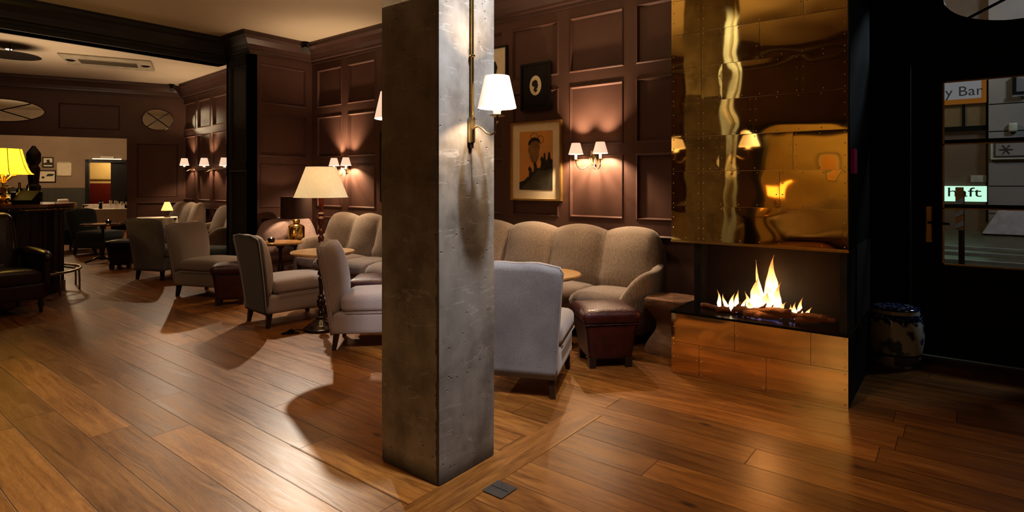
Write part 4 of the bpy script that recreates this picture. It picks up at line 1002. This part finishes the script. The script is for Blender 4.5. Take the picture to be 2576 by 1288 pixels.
# plug and cord lying on the floor
pts = []
px0, py0 = flx, fly
for i in range(60):
    a = i/59; ang = a*4.6*PI; rr = .045+.05*(1-a)
    X_ = -1.765-.17-.10*a + rr*math.cos(ang)*.9; Z_ = 5.22-.10*a + rr*math.sin(ang)*.6
    x_, y_ = W(X_, Z_); pts.append((x_, y_, .006+.004*(1+math.sin(a*9))*.8))
cd = thing('power_cord', 'black cord coiled on the floor with its plug beside the floor lamp', 'cord', (0, 0, 0)); bm = B(); tube(bm, pts, .0042, 6); obj('cord', bm, 'black', cd, smooth='all')
bm = B(); x_, y_ = W(-2.0, 5.18); tube(bm, [(x_, y_, .022), (x_+.03, y_+.006, .024), (x_+.055, y_+.01, .022)], [.014, .022, .012], 12); obj('plug', bm, 'black', cd, smooth='all')

# stump side table
x, y = W(1.27, 4.60); t = obj('stump_table', None or B(), 'stump') if False else None
bm = B(); n = 12; rings = []
for i in range(n+1):
    u = i/n; z = .44*u; wv = .145+.035*math.cos(2*PI*u)*1.0+.01*math.sin(9*u)
    if u > .97: wv = .18
    ring = []
    for k in range(24):
        a = 2*PI*k/24; c, s = math.cos(a), math.sin(a); q = (abs(c)**6+abs(s)**6)**(-1/6)
        ring.append(bm.verts.new((c*q*wv*(1+.03*noise.noise(Vector((c, s, z*4)))), s*q*wv, z)))
    rings.append(ring)
for a, b in zip(rings, rings[1:]):
    for k in range(24): bm.faces.new((a[k], a[(k+1)%24], b[(k+1)%24], b[k]))
bm.faces.new(rings[0][::-1]); bm.faces.new(rings[-1]); bmesh.ops.bevel(bm, geom=[e for e in bm.edges if all(abs(v.co.z-.44) < 1e-4 for v in e.verts)], offset=.008, segments=2, affect='EDGES')
tag(obj('stump_table', bm, 'stump', loc=(-1.83, 4.42, 0), rz=.0, smooth=True), 'waisted carved wood stump table between sofa and fireplace', 'side table')
# porcelain stool
x, y = -.40, 5.15
t = thing('garden_stool', 'blue and white porcelain drum stool in the dark corner by the door', 'stool', (x, y, 0))
bm = B(); lathe(bm, [(.125, 0), (.14, .004), (.15, .03), (.175, .12), (.187, .22), (.18, .31), (.162, .39), (.155, .405), (.158, .415), (.150, .43), (.12, .44), (.05, .444), (.001, .445)], 48); obj('body', bm, 'porcelain', t, smooth='all')
bm = B()
for z, R in ((.075, .166), (.365, .170)):
    for i in range(22):
        a = 2*PI*i/22; lathe(bm, [(.006, -.004), (.008, 0), (.001, .006)], 6, (R*math.cos(a), R*math.sin(a), z), cap=False)
obj('bosses', bm, 'porcelain', t, smooth='all')['kind'] = 'stuff'

# ------------------------------------------------------------------ bar
bx, by = W(-6.2, 7.05); bar = thing('bar_counter', 'dark curved wooden bar counter with polished top at the left edge', 'bar counter', (bx, by, 0))
def stadium(r, L=2.4, n=24): return [(r*math.cos(a), r*math.sin(a)) for a in [i*PI/n for i in range(n+1)]] + [(-r, -L), (r, -L)]
bm = B(); prism(bm, stadium(.70), 1.065, 1.10); obj('countertop', bm, 'bartop', bar)
bm = B(); prism(bm, stadium(.69), 1.02, 1.063); obj('top_moulding', bm, 'barwood', bar); bm = B()
tube(bm, [(p_[0], p_[1], 1.035) for p_ in stadium(.697)[:25]]+[(-.697, -2.3, 1.035)], .006, 6)
for i in range(26):
    a = i*PI/25; lathe(bm, [(.009, -.008), (.012, 0), (.009, .008)], 8, (.70*math.cos(a), .70*math.sin(a), 1.04))
for i in range(12): lathe(bm, [(.009, -.008), (.012, 0), (.009, .008)], 8, (.70, -.1-i*.12, 1.04))
obj('brass_studs', bm, 'brass', bar, smooth='all')['kind'] = 'stuff'
bm = B(); prism(bm, stadium(.55), .12, 1.02); prism(bm, stadium(.585), 0, .12)
for i in range(13):
    a = i*PI/12; c, s = math.cos(a), math.sin(a); box(bm, .555*c-.012, .555*c+.012, .555*s-.012, .555*s+.012, .12, 1.02)
obj('panelled_body', bm, 'barwood', bar)
bm = B(); tube(bm, [(.74*math.cos(i*PI/24), .74*math.sin(i*PI/24), .26) for i in range(25)]+[(-.74, -2.2, .26)], .016, 10); tube(bm, [(.74, 0, .26), (.74, -.7, .26), (.74, -2.2, .26)], .016, 10)
obj('foot_rail', bm, 'brass_old', bar, smooth='all')
for a in (.0, .55, 1.1, 1.7, 2.4):
    bm = B(); c, s = math.cos(a), math.sin(a); tube(bm, [(.56*c, .56*s, .30), (.70*c, .70*s, .27), (.74*c, .74*s, .26), (.745*c, .745*s, .12), (.745*c, .745*s, 0)], .011, 8); obj('rail_bracket', bm, 'brass_old', bar, smooth='all')
bm = B(); tube(bm, [(.74, -.75, .26), (.745, -.75, .12), (.745, -.75, 0)], .011, 8); obj('rail_bracket', bm, 'brass_old', bar, smooth='all')
# yellow bar lamp
t = thing('bar_lamp', 'brass bar lamp with flared bright yellow silk shade', 'lamp', (*W(-5.98, 6.78), 1.10))
bm = B(); lathe(bm, [(.09, 0), (.095, .01), (.06, .025), (.03, .04), (.055, .055), (.06, .075), (.04, .10), (.018, .12), (.018, .14), (.03, .15), (.022, .165), (.016, .19), (.10, .195), (.10, .205), (.018, .21), (.014, .24), (.024, .26), (.012, .30), (.012, .45)], 28); obj('base', bm, 'brass', t, smooth=True)
for s in (-1, 1):
    for w_ in (0, PI/2):
        bm = B(); tube(bm, [(s*math.cos(w_)*r_, s*math.sin(w_)*r_, z_) for r_, z_ in ((.0, .25), (.03, .285), (.07, .335), (.105, .34), (.12, .325))], [.006, .012, .015, .010, .006], 8); obj('curved_arm', bm, 'brass', t, smooth='all')
bm = B(); prof = [(.285-.115*(i/12)**.55, .355+.30*i/12) for i in range(13)]; lathe(bm, prof, 8, cap=False)
obj('lamp_shade', bm, 'shade_yellow', t)
bm = B()
for k in range(8):
    a = 2*PI*k/8; tube(bm, [(r_*math.cos(a)*1.004, r_*math.sin(a)*1.004, z_) for r_, z_ in prof], .004, 5)
obj('shade_ribs', bm, 'poster', t, smooth='all')
light('POINT', 'bulb_light', (0, 0, .52), 6, (1, .75, .3), .04, t)
# things on the bar
t = thing('menu_box', 'dark slanted box standing on the bar beside the brass lamp', 'box', (*W(-5.78, 6.85), 1.10), .9)
bm = B(); vs = [(-.10, -.08, 0), (.10, -.08, 0), (.10, .10, 0), (-.10, .10, 0), (-.10, -.08, .05), (.10, -.08, .05), (.10, .10, .16), (-.10, .10, .16)]; V_ = [bm.verts.new(q) for q in vs]
for f in ((3,2,1,0),(4,5,6,7),(0,1,5,4),(1,2,6,5),(2,3,7,6),(3,0,4,7)): bm.faces.new([V_[i] for i in f])
obj('box', bm, 'black', t); bm = B(); V_ = [bm.verts.new(q) for q in ((-.05, -.03, .079), (.03, -.03, .079), (.03, .05, .127), (-.05, .05, .127))]; bm.faces.new(V_); obj('paper', bm, 'cloth', t)
for i, (X_, Z_, hh) in enumerate([(-6.35, 7.25, .22), (-6.28, 7.35, .26), (-6.12, 7.3, .24), (-6.42, 7.05, .2)]):
    t = thing('bar_bottle', 'dark bottle on the bar behind the yellow lamp', 'bottle', (*W(X_, Z_), 1.10), 0, 'bottles on the bar')
    bm = B(); lathe(bm, [(.034, 0), (.036, .01), (.036, hh*.6), (.014, hh*.75), (.012, hh)], 16); obj('body', bm, 'bottle', t, smooth=True)
    bm = B(); lathe(bm, [(.0365, hh*.2), (.0365, hh*.5)], 16, cap=False); obj('bottle_label', bm, 'cloth', t, smooth=True)
t = thing('bar_post', 'dark carved wooden post with a finial at the back of the bar', 'post', (*W(-8.05, 9.7), 0))
bm = B(); lathe(bm, [(.12, 0), (.12, 1.2), (.09, 1.22), (.10, 1.3), (.07, 1.34), (.09, 1.6), (.06, 1.65), (.10, 1.72), (.10, 1.85), (.07, 1.9), (.02, 1.98)], 20); obj('shaft', bm, 'barwood', t, smooth=True)
bm = B(); box(bm, -.3, .3, -.25, .25, 0, 1.17); box(bm, -.33, .33, -.28, .28, 1.17, 1.2); t2 = tag(obj('back_bar_cabinet', bm, 'barwood', loc=(*W(-8.55, 9.75), 0), rz=.2), 'low dark cabinet behind the rounded end of the bar', 'cabinet')

# ------------------------------------------------------------------ far room and dining room
t = thing('slim_lamp', 'slim table lamp with small pleated amber shade in the far room', 'lamp', (*W(-6.15, 10.28), .745))
bm = B(); lathe(bm, [(.05, 0), (.05, .01), (.006, .02), (.006, .17)], 16); obj('base', bm, 'blackframe', t, smooth=True)
bm = B(); cone_shade(bm, (0, 0, 0), .095, .04, .12, .27, 24); obj('lamp_shade', bm, 'shade_amber', t, smooth=True); light('POINT', 'bulb_light', (0, 0, .17), 3, WARM, .02, t)
def cloth_table(label, X, Z, sx, sy, rz, h=.75):
    t = thing('dining_table', label, 'table', (*W(X, Z), 0), rz, 'tables with white cloths')
    for a in (-1, 1):
        for b in (-1, 1): bm = B(); tapered_leg(bm, a*(sx/2-.06), b*(sy/2-.06), h-.02, .02, .03); obj('leg', bm, 'legwood', t)
    bm = B(); box(bm, -sx/2+.005, sx/2-.005, -sy/2+.005, sy/2-.005, h-.03, h-.004); obj('tabletop', bm, 'legwood', t)
    c = B(); n = 72; top = []; mid = []; bot = []
    for i in range(n):
        a = 2*PI*i/n; cc, ss = math.cos(a), math.sin(a); q = (abs(cc)**8+abs(ss)**8)**(-1/8); wv = .012*math.sin(a*14)
        top.append(c.verts.new((cc*q*(sx/2+.003), ss*q*(sy/2+.003), h))); bot.append(c.verts.new((cc*q*(sx/2+.02+wv), ss*q*(sy/2+.02+wv), h-.32+.03*math.sin(a*4))))
    c.faces.new(top)
    for i in range(n): c.faces.new((top[i], top[(i+1)%n], bot[(i+1)%n], bot[i]))
    o = obj('tablecloth', c, 'cloth', loc=(*W(X, Z), .0005), rz=rz, smooth=True); tag(o, label.replace('table under', 'table: its').replace('a white cloth', 'white cloth'), 'tablecloth', 'white tablecloths')
rr = math.atan2(fd.y, fd.x)
cloth_table('near dining table under a white cloth behind the opening', -9.35, 13.75, 1.5, .85, rr)
cloth_table('farther dining table under a white cloth by the doorway', -11.4, 16.6, 1.5, .85, rr)
cloth_table('small table under a white cloth with the slim lamp in far room corner', -6.31, 10.25, .62, .55, rr, .742)
def glass_(label, X, Z, h, hh=.2, name='wine_glass'):
    t = thing(name, label, 'glass', (*W(X, Z), h), 0, 'glasses on the near dining table')
    bm = B(); lathe(bm, [(.03, 0), (.03, .003), (.004, .01), (.004, hh*.45), (.03, hh*.6), (.034, hh*.8), (.028, hh)], 14, cap=False); obj('bowl', bm, 'cloth', t, smooth='all')
for i in range(8):
    glass_('wine glass set on the near white-clothed dining table', -9.75+.10*i+.03*(i % 2), 13.7+.12*(i % 3), .752, .16+.03*(i % 2))
for X_, Z_, hh, nm, lb in ((-9.6, 13.45, .20, 'pepper_mill', 'dark pepper mill on the near white-clothed dining table'), (-9.2, 13.75, .30, 'wine_bottle', 'dark wine bottle among the glasses on the dining table')):
    bm = B(); lathe(bm, [(.035, 0), (.035, .05), (.028, hh*.5), (.034, hh*.7), (.014, hh*.8), (.016, hh)], 14); tag(obj(nm, bm, 'bottle', loc=(*W(X_, Z_), .752), smooth=True), lb, nm.split('_')[1])
def dining_chair(label, X, Z, f, m='teal', drape=False):
    t = thing('dining_chair', label, 'chair', (*W(X, Z), 0), face(*f), 'dining room chairs')
    for a in (-1, 1):
        for b in (-1, 1): bm = B(); tapered_leg(bm, a*.20, b*.19, .42, .014, .02); obj('leg', bm, 'legwood', t)
    bm = B(); rbox(bm, .46, .46, .09, (0, 0, .45), .03, 6); obj('seat', bm, m, t, smooth='all')
    bm = B(); rbox(bm, .44, .06, .50, (0, -.22, .72), .028, 8, lambda x_, y_, z_: (x_, y_-.05*(z_+.25)+.05*(x_/.22)**2, z_)); obj('backrest', bm, m, t, smooth='all')
for lb, X_, Z_, f_ in (('draped pale dining chair seen behind the end of the bar', -10.45, 12.75, (.5, .85)), ('draped pale dining chair left of the near white-clothed table', -10.6, 13.9, (.9, .2)), ('pale dining chair glimpsed left inside the doorway', -14.9, 20.3, (-.2, .9)), ('pale dining chair glimpsed right inside the doorway', -14.2, 20.5, (.2, .9))):
    o = dining_chair(lb, X_, Z_, f_, 'cloth')
def wpic(label, x0, y0, x1, y1, fr, art, border=.0):
    a, z0_ = bw(x0, y0); b, z1_ = bw(x1, y1); cen = (a+b)/2; q = db[0]+bd*cen; 
    t = thing('framed_print', label, 'picture', (q.x+fn.x*0, q.y+fn.y*0, (z0_+z1_)/2), math.atan2(bd.y, bd.x), 'pictures in the dining room')
    W2, H2 = abs(a-b), abs(z0_-z1_); bm = B(); f_ = .025
    for s in ((-W2/2, W2/2, H2/2-f_, H2/2), (-W2/2, W2/2, -H2/2, -H2/2+f_), (-W2/2, -W2/2+f_, -H2/2, H2/2), (W2/2-f_, W2/2, -H2/2, H2/2)): box(bm, s[0], s[1], .002, .03, s[2], s[3])
    obj('frame', bm, fr, t); bm = B(); box(bm, -W2/2+f_, W2/2-f_, .002, .012, -H2/2+f_, H2/2-f_); obj('mat_board', bm, art, t)
    return t, W2, H2
t, w2, h2 = wpic('small dark framed print, upper of two in the dining room', 107, 395, 135, 421, 'blackframe', 'cream'); flat('ink_motif', mx([(-.10, -.08), (.10, -.08), (.12, -.02), (.04, .0), (.03, .08), (-.04, .06), (-.02, 0), (-.12, -.04)]), 'ink', t, .013)
t, w2, h2 = wpic('wide dark framed print, lower of two in the dining room', 95, 428, 141, 459, 'blackframe', 'cream'); flat('ink_motif', mx([(-.02, .0), (.13, .01), (.17, .07), (.02, .07)]), 'ink', t, .013); flat('ink_spot', mx([(-.12, -.06), (-.06, -.06), (-.05, -.01), (-.11, .0)]), 'ink', t, .013)
wpic('pale unframed-looking print right of the two dark frames', 144, 408, 180, 442, 'cream', 'cream')
# bright picture inside the snug
cx_ = (dr+dl)/2+.15; q = db[0]+bd*(cx_+.75)-fn*2.49
t = thing('lit_picture', 'bright golden lit picture inside the dining doorway', 'picture', (q.x, q.y, 1.95), math.atan2(bd.y, bd.x)); bm = B(); box(bm, -.85, .85, .002, .03, -.5, .5); obj('frame', bm, 'gold', t); bm = B(); box(bm, -.8, .8, .03, .034, -.46, .46); obj('canvas', bm, 'tan_wall', t)
pq = db[0]+bd*(dr+dl)/2-fn*1.6
light('POINT', 'snug_light', (pq.x, pq.y, 2.2), 60, (1, .7, .35), .1)
q = db[0]+bd*((dr+dl)/2)+fn*.02
t = thing('light_fixture', 'pale light fixture above the dining doorway', 'light fixture', (q.x, q.y, dtop+.14), math.atan2(bd.y, bd.x)); bm = B(); box(bm, -.16, .16, 0, .06, -.01, .05); obj('housing', bm, 'cloth', t); bm = B(); box(bm, -.35, .35, .06, .09, -.05, -.02); obj('tube', bm, 'socket', t)

# ------------------------------------------------------------------ golden side room seen in the brass
picture('framed_portrait', 'dark framed picture on the golden side room wall', -2.0, 1.62, .38, .50, 'blackframe', .05, 'poster', wy=-4.6, wall_rz=0)
picture('gilt_mirror', 'gilt framed picture on the golden side room wall', -1.2, 1.75, .50, .70, 'gold', .08, 'cream', wy=-4.6, wall_rz=0)
t = thing('console_table', 'small table with a lamp in the golden side room', 'table', (-2.75, -3.6, 0)); bm = B(); lathe(bm, [(.26, .70), (.27, .71), (.27, .73), (.001, .732)], 30); obj('tabletop', bm, 'tabledark', t, smooth=True); bm = B(); lathe(bm, [(.16, 0), (.15, .02), (.03, .05), (.025, .70)], 18); obj('pedestal', bm, 'tabledark', t, smooth=True)
t = thing('table_lamp', 'small glowing lamp on the table in the golden side room', 'lamp', (-2.75, -3.6, .732)); bm = B(); lathe(bm, [(.07, 0), (.07, .02), (.02, .05), (.035, .15), (.015, .3), (.012, .36)], 20); obj('base', bm, 'brass', t, smooth=True); bm = B(); cone_shade(bm, (0, 0, 0), .15, .09, .32, .52, 30); obj('lamp_shade', bm, 'shade_amber', t, smooth=True)
light('POINT', 'bulb_light', (0, 0, .43), 14, WARM, .03, t)

# ------------------------------------------------------------------ street outside the door
bm = B(); ys = [(DY+.14, -.02), (11.6, .69)]; V_ = [bm.verts.new(q) for q in ((-6, ys[0][0], ys[0][1]), (9, ys[0][0], ys[0][1]), (9, ys[1][0], ys[1][1]), (-6, ys[1][0], ys[1][1]))]; bm.faces.new(V_); obj('ground', bm, 'asphalt', kind='structure')
for i, y_ in enumerate((9.0, 9.45, 9.8)):
    bm = B(); gz = .12*(y_-5.69)-.02; box(bm, -6, 9, y_, y_+.05, gz-.05, gz+.03); tag(obj('kerb_stone', bm, 'kerb'), ['nearest', 'middle', 'farthest'][i]+' pale kerb line across the street outside the door', 'kerb')
FY2 = 11.0
def sx_(px, py): return on_wall(px, py, (0, FY2), (1, 0))
xa_, _ = sx_(2487, 300)
bm = B()
z = -.3
while z < 6.5:
    box(bm, xa_, 7, FY2, FY2+.4, z+.015, z+.40); box(bm, xa_, 7, FY2+.03, FY2+.4, z-.0, z+.015); z += .40
o = obj('facade', bm, 'facade'); tag(o, 'grey banded stone facade of the building across the street', 'building')
bm = B(); box(bm, -4, xa_, FY2+.15, FY2+.4, -.3, 6.5); tag(obj('shop_front', bm, 'facade_dark'), 'dim brown shop front across the street', 'shop')
bm = B()
for px, py0_, py1_, w_ in ((2424, 262, 322, .02), (2487, 200, 560, .03)):
    x_, z0_ = sx_(px, py0_); _, z1_ = sx_(px, py1_); box(bm, x_-w_, x_+w_, FY2+.10, FY2+.16, min(z0_, z1_), max(z0_, z1_))
_, zz = sx_(2430, 323); box(bm, -2, xa_, FY2+.08, FY2+.16, zz-.03, zz+.04); tag(obj('shop_window_frame', bm, 'black'), 'black frame of the shop window across the street', 'window frame')
bm = B(); x0_, z0_ = sx_(2360, 320); x1_, z1_ = sx_(2482, 262); box(bm, x0_-1.4, x1_, FY2+.13, FY2+.145, z0_, z1_); tag(obj('shop_window_pane', bm, mat('dim_amber_pane', (.09, .06, .03), .4, emit=(.5, .35, .15), estr=.05)), 'dim amber shop window pane under the bar sign', 'window')
def text(s, size, m, parent, loc, rot=(PI/2, 0, 0)):
    cu = bpy.data.curves.new('txt', 'FONT'); cu.body = s; cu.size = size; cu.extrude = .003; cu.resolution_u = 3
    tmp = bpy.data.objects.new('txt', cu); C.objects.link(tmp); bpy.context.view_layer.update()
    me = bpy.data.meshes.new_from_object(tmp.evaluated_get(bpy.context.evaluated_depsgraph_get())); bpy.data.objects.remove(tmp)
    o = bpy.data.objects.new('lettering', me); me.materials.clear(); me.materials.append(M[m]); C.objects.link(o); o.parent = parent; o.location = loc; o.rotation_euler = rot; return o
x0_, zt_ = sx_(2371, 205); x1_, zb_ = sx_(2482, 255)
t = thing('bar_sign', 'white sign with orange border reading y Bar across the street', 'sign', (x0_, FY2, zb_))
w_, h_ = x1_-x0_, zt_-zb_
bm = B(); box(bm, -.35, w_, .05, .14, 0, h_+.02); obj('border', bm, 'sign_orange', t); bm = B(); rbox(bm, w_+.25, .01, h_-.09, ((w_-.06-.31)/2, .045, h_/2+.02), .004, 6); obj('face', bm, 'sign_white', t)
tx = text('y Bar', .23, 'sign_ink', t, (.03, .035, h_*.32)); tx.scale = (.93, .9, 1)
x0_, zt_ = sx_(2371, 468); x1_, zb_ = sx_(2483, 508); w_, h_ = x1_-x0_, zt_-zb_
t = thing('lit_sign', 'glowing mint white sign reading haft across the street', 'sign', (x0_, FY2, zb_))
bm = B(); box(bm, -.4, w_, .06, .14, 0, h_); obj('lightbox', bm, 'sign_green', t); tx = text('haft', .22, 'sign_ink', t, (.05, .05, h_*.32)); tx.scale = (1.25, .9, 1)
# emblem lamp sign and small box, plaque
x_, z_ = sx_(2553, 376); t = thing('emblem_plaque', 'framed plaque with a star emblem on the stone facade', 'plaque', (x_, FY2, z_))
bm = B(); box(bm, -.27, .27, -.05, 0, -.14, .14); obj('frame', bm, 'kerb', t); bm = B(); box(bm, -.235, .235, -.06, -.05, -.105, .105); obj('panel', bm, 'sign_ink', t)
bm = B(); box(bm, -.215, .215, -.064, -.06, -.09, .09); obj('face', bm, 'facade', t)
bm = B()
for k in range(6):
    a = k*PI/3; tube(bm, [(-.10, -.068, 0), (-.10+.075*math.cos(a), -.068, .075*math.sin(a))], .008, 5)
obj('emblem', bm, 'sign_ink', t)
x_, z_ = sx_(2548, 321); bm = B(); rbox(bm, .10, .08, .13, (0, -.04, 0), .02, 6); tag(obj('wall_box', bm, 'kerb', loc=(x_, FY2, z_), smooth=True), 'small pale box on the stone facade', 'box')
x_, z_ = sx_(2551, 218); bm = B(); box(bm, -.02, .02, -.10, 0, -.10, .14); box(bm, -.02, .16, -.13, -.08, -.13, -.09); tag(obj('wall_bracket', bm, 'black', loc=(x_, FY2, z_)), 'black angled bracket high on the stone facade', 'bracket')
x_, z_ = sx_(2462, 449); bm = B(); box(bm, -.09, .09, .08, .12, -.05, .05); tag(obj('notice', bm, 'kerb', loc=(x_, FY2, z_)), 'small pale notice on the dark shop front', 'notice')
# striped post
x_, y_ = 0.0, 0.0
tP, zP = on_wall(2419, 595, (0, 8.9), (1, 0)); _, zT = on_wall(2419, 480, (0, 8.9), (1, 0))
t = thing('street_post', 'street post with an orange and white striped board', 'post', (tP, 8.9, -.25)); bm = B(); tube(bm, [(0, 0, .60), (0, 0, zT+.25)], .03, 10); obj('pole', bm, 'black', t, smooth=True)
bm = B(); box(bm, -.06, .02, -.045, -.036, zP+.33, zP+.85); obj('striped_board', bm, 'striped', t); bm = B()
for i in range(3): z_ = zP+.34+i*.14; V_ = [bm.verts.new(q) for q in ((-.06, -.048, z_), (.02, -.048, z_+.05), (.02, -.048, z_+.11), (-.06, -.048, z_+.06))]; bm.faces.new(V_)
obj('white_stripes', bm, 'plaster_pale', t)
x_, z_ = sx_(2520, 545); bm = B(); poly_xz(bm, [(-.22, .62-z_), (.26, .62-z_), (.26, .14), (-.05, .08)], -.2, -.001); tag(obj('pale_ramp', bm, 'plaster_pale', loc=(x_, FY2, z_)), 'pale sloping plaster ramp at the foot of the stone facade', 'ramp')
# magenta box on the dark side of the chimney
bm = B(); box(bm, 0, .02, .30, .42, 1.41, 1.56); tag(obj('magenta_box', bm, 'magenta', loc=(FX1+.001, FY-.22, 0)), 'small dim magenta box on the dark chimney side', 'box')

# ------------------------------------------------------------------ light
light('SPOT', 'corner_spot', (s1[0]+.03, s1[1]-.12, s1[2]-.06), 430, (1.0, .86, .70), .035, aim=W(-1.0, 3.6)+(0,), spot=62, blend=.55)
light('SPOT', 'far_spot', (s2[0]+.1, s2[1]-.1, s2[2]-.05), 110, (1.0, .80, .6), .04, aim=W(-5.6, 8.6)+(.3,), spot=60, blend=.5)
# added fill spots with no fixture, lighting column, chairs and floor
def hidden_spot(nm, X, Z, aim, p, col, sz=.05, sp=60, bl=.5): light('SPOT', nm, (*W(X, Z), 3.3), p, col, sz, aim=(*W(*aim[:2]), aim[2]), spot=sp, blend=bl)

light('SPOT', 'column_fill', (-1.02, 1.92, 3.36), 460, (.80, .86, 1.0), .05, aim=(-1.83, 2.0, 2.25), spot=75, blend=.8)  # added cool fill that brightens the column's right face, no fixture there
hidden_spot('fill_spot', -2.2, .1, (-.45, 2.65, 1.3), 75, (1.0, .90, .78), sz=.2, sp=32, bl=1)
hidden_spot('fill_spot', .9, 1.6, (.1, 3.6, .6), 42, (.98, .95, .92), sp=50, bl=.8)
hidden_spot('fill_spot', -2.6, 2.2, (-1.9, 4.9, .4), 50, (1.0, .84, .72), sz=.12, sp=50)
hidden_spot('fill_spot', -3.2, 4.6, (-4.3, 6.8, .3), 28, (1.0, .80, .66), sz=.15, sp=55)
hidden_spot('fill_spot', -.6, 5.2, (.9, 4.2, .2), 60, (1.0, .80, .60), sp=60)
hidden_spot('fill_spot', .9, 2.6, (.8, 3.2, 0), 60, (1.0, .74, .48), sp=85, bl=1)
hidden_spot('fill_spot', -2.6, 1.6, (-2.2, 2.4, 0), 34, (1.0, .74, .48), sp=85, bl=1)
hidden_spot('fill_spot', -5.5, 4.4, (-3.4, 3.7, 0), 40, (1.0, .82, .56), sp=45, bl=.3)
# bounced room light
light('AREA', 'main_bounce', (-3.6, 2.0, 2.2), 44, (1.0, .74, .48), 3.5, aim=(-3.6, 2.0, 3.4))
light('AREA', 'far_bounce', (-10.8, 2.4, 2.1), 32, (1.0, .74, .50), 2.5, aim=(-10.8, 2.4, 3.4))
q = Vector(FWB)-fn*3.2+fd*3.0; light('POINT', 'dining_fill', (q.x, q.y, 2.95), 150, (1, .76, .50), .2)  # added unseen point light that brightens the dining room ceiling
light('POINT', 'salon_light', (-1.6, -3.0, 2.6), 75, (1, .74, .40), .25)
light('POINT', 'street_fill', (2.5, 8.2, 4.5), 350, (.80, .88, 1.0), .3)  # both street points are added and unseen, to brighten the facade
light('POINT', 'street_fill', (-1.2, 9.6, 3.8), 90, (1, .8, .55), .2)

w = bpy.data.worlds.new('night'); bpy.context.scene.world = w; w.use_nodes = True; bg = w.node_tree.nodes['Background']; bg.inputs[0].default_value = (.05, .06, .10, 1); bg.inputs[1].default_value = .05
cam = bpy.data.cameras.new('camera'); co = bpy.data.objects.new('camera', cam); C.objects.link(co); co.location = (0, 0, EYE); co.rotation_euler = (PI/2, 0, math.radians(38))
cam.sensor_width = 36; cam.lens = 36*1450/2576; cam.shift_y = -183/2576; cam.clip_start = .05
sc = bpy.context.scene; sc.camera = co
sc.view_settings.view_transform = 'Standard'; sc.view_settings.look = 'Medium High Contrast'; sc.view_settings.exposure = -0.17
sc.cycles.use_denoising = True; sc.cycles.sample_clamp_indirect = 4.0; sc.cycles.max_bounces = 6; sc.cycles.adaptive_threshold = 0.03
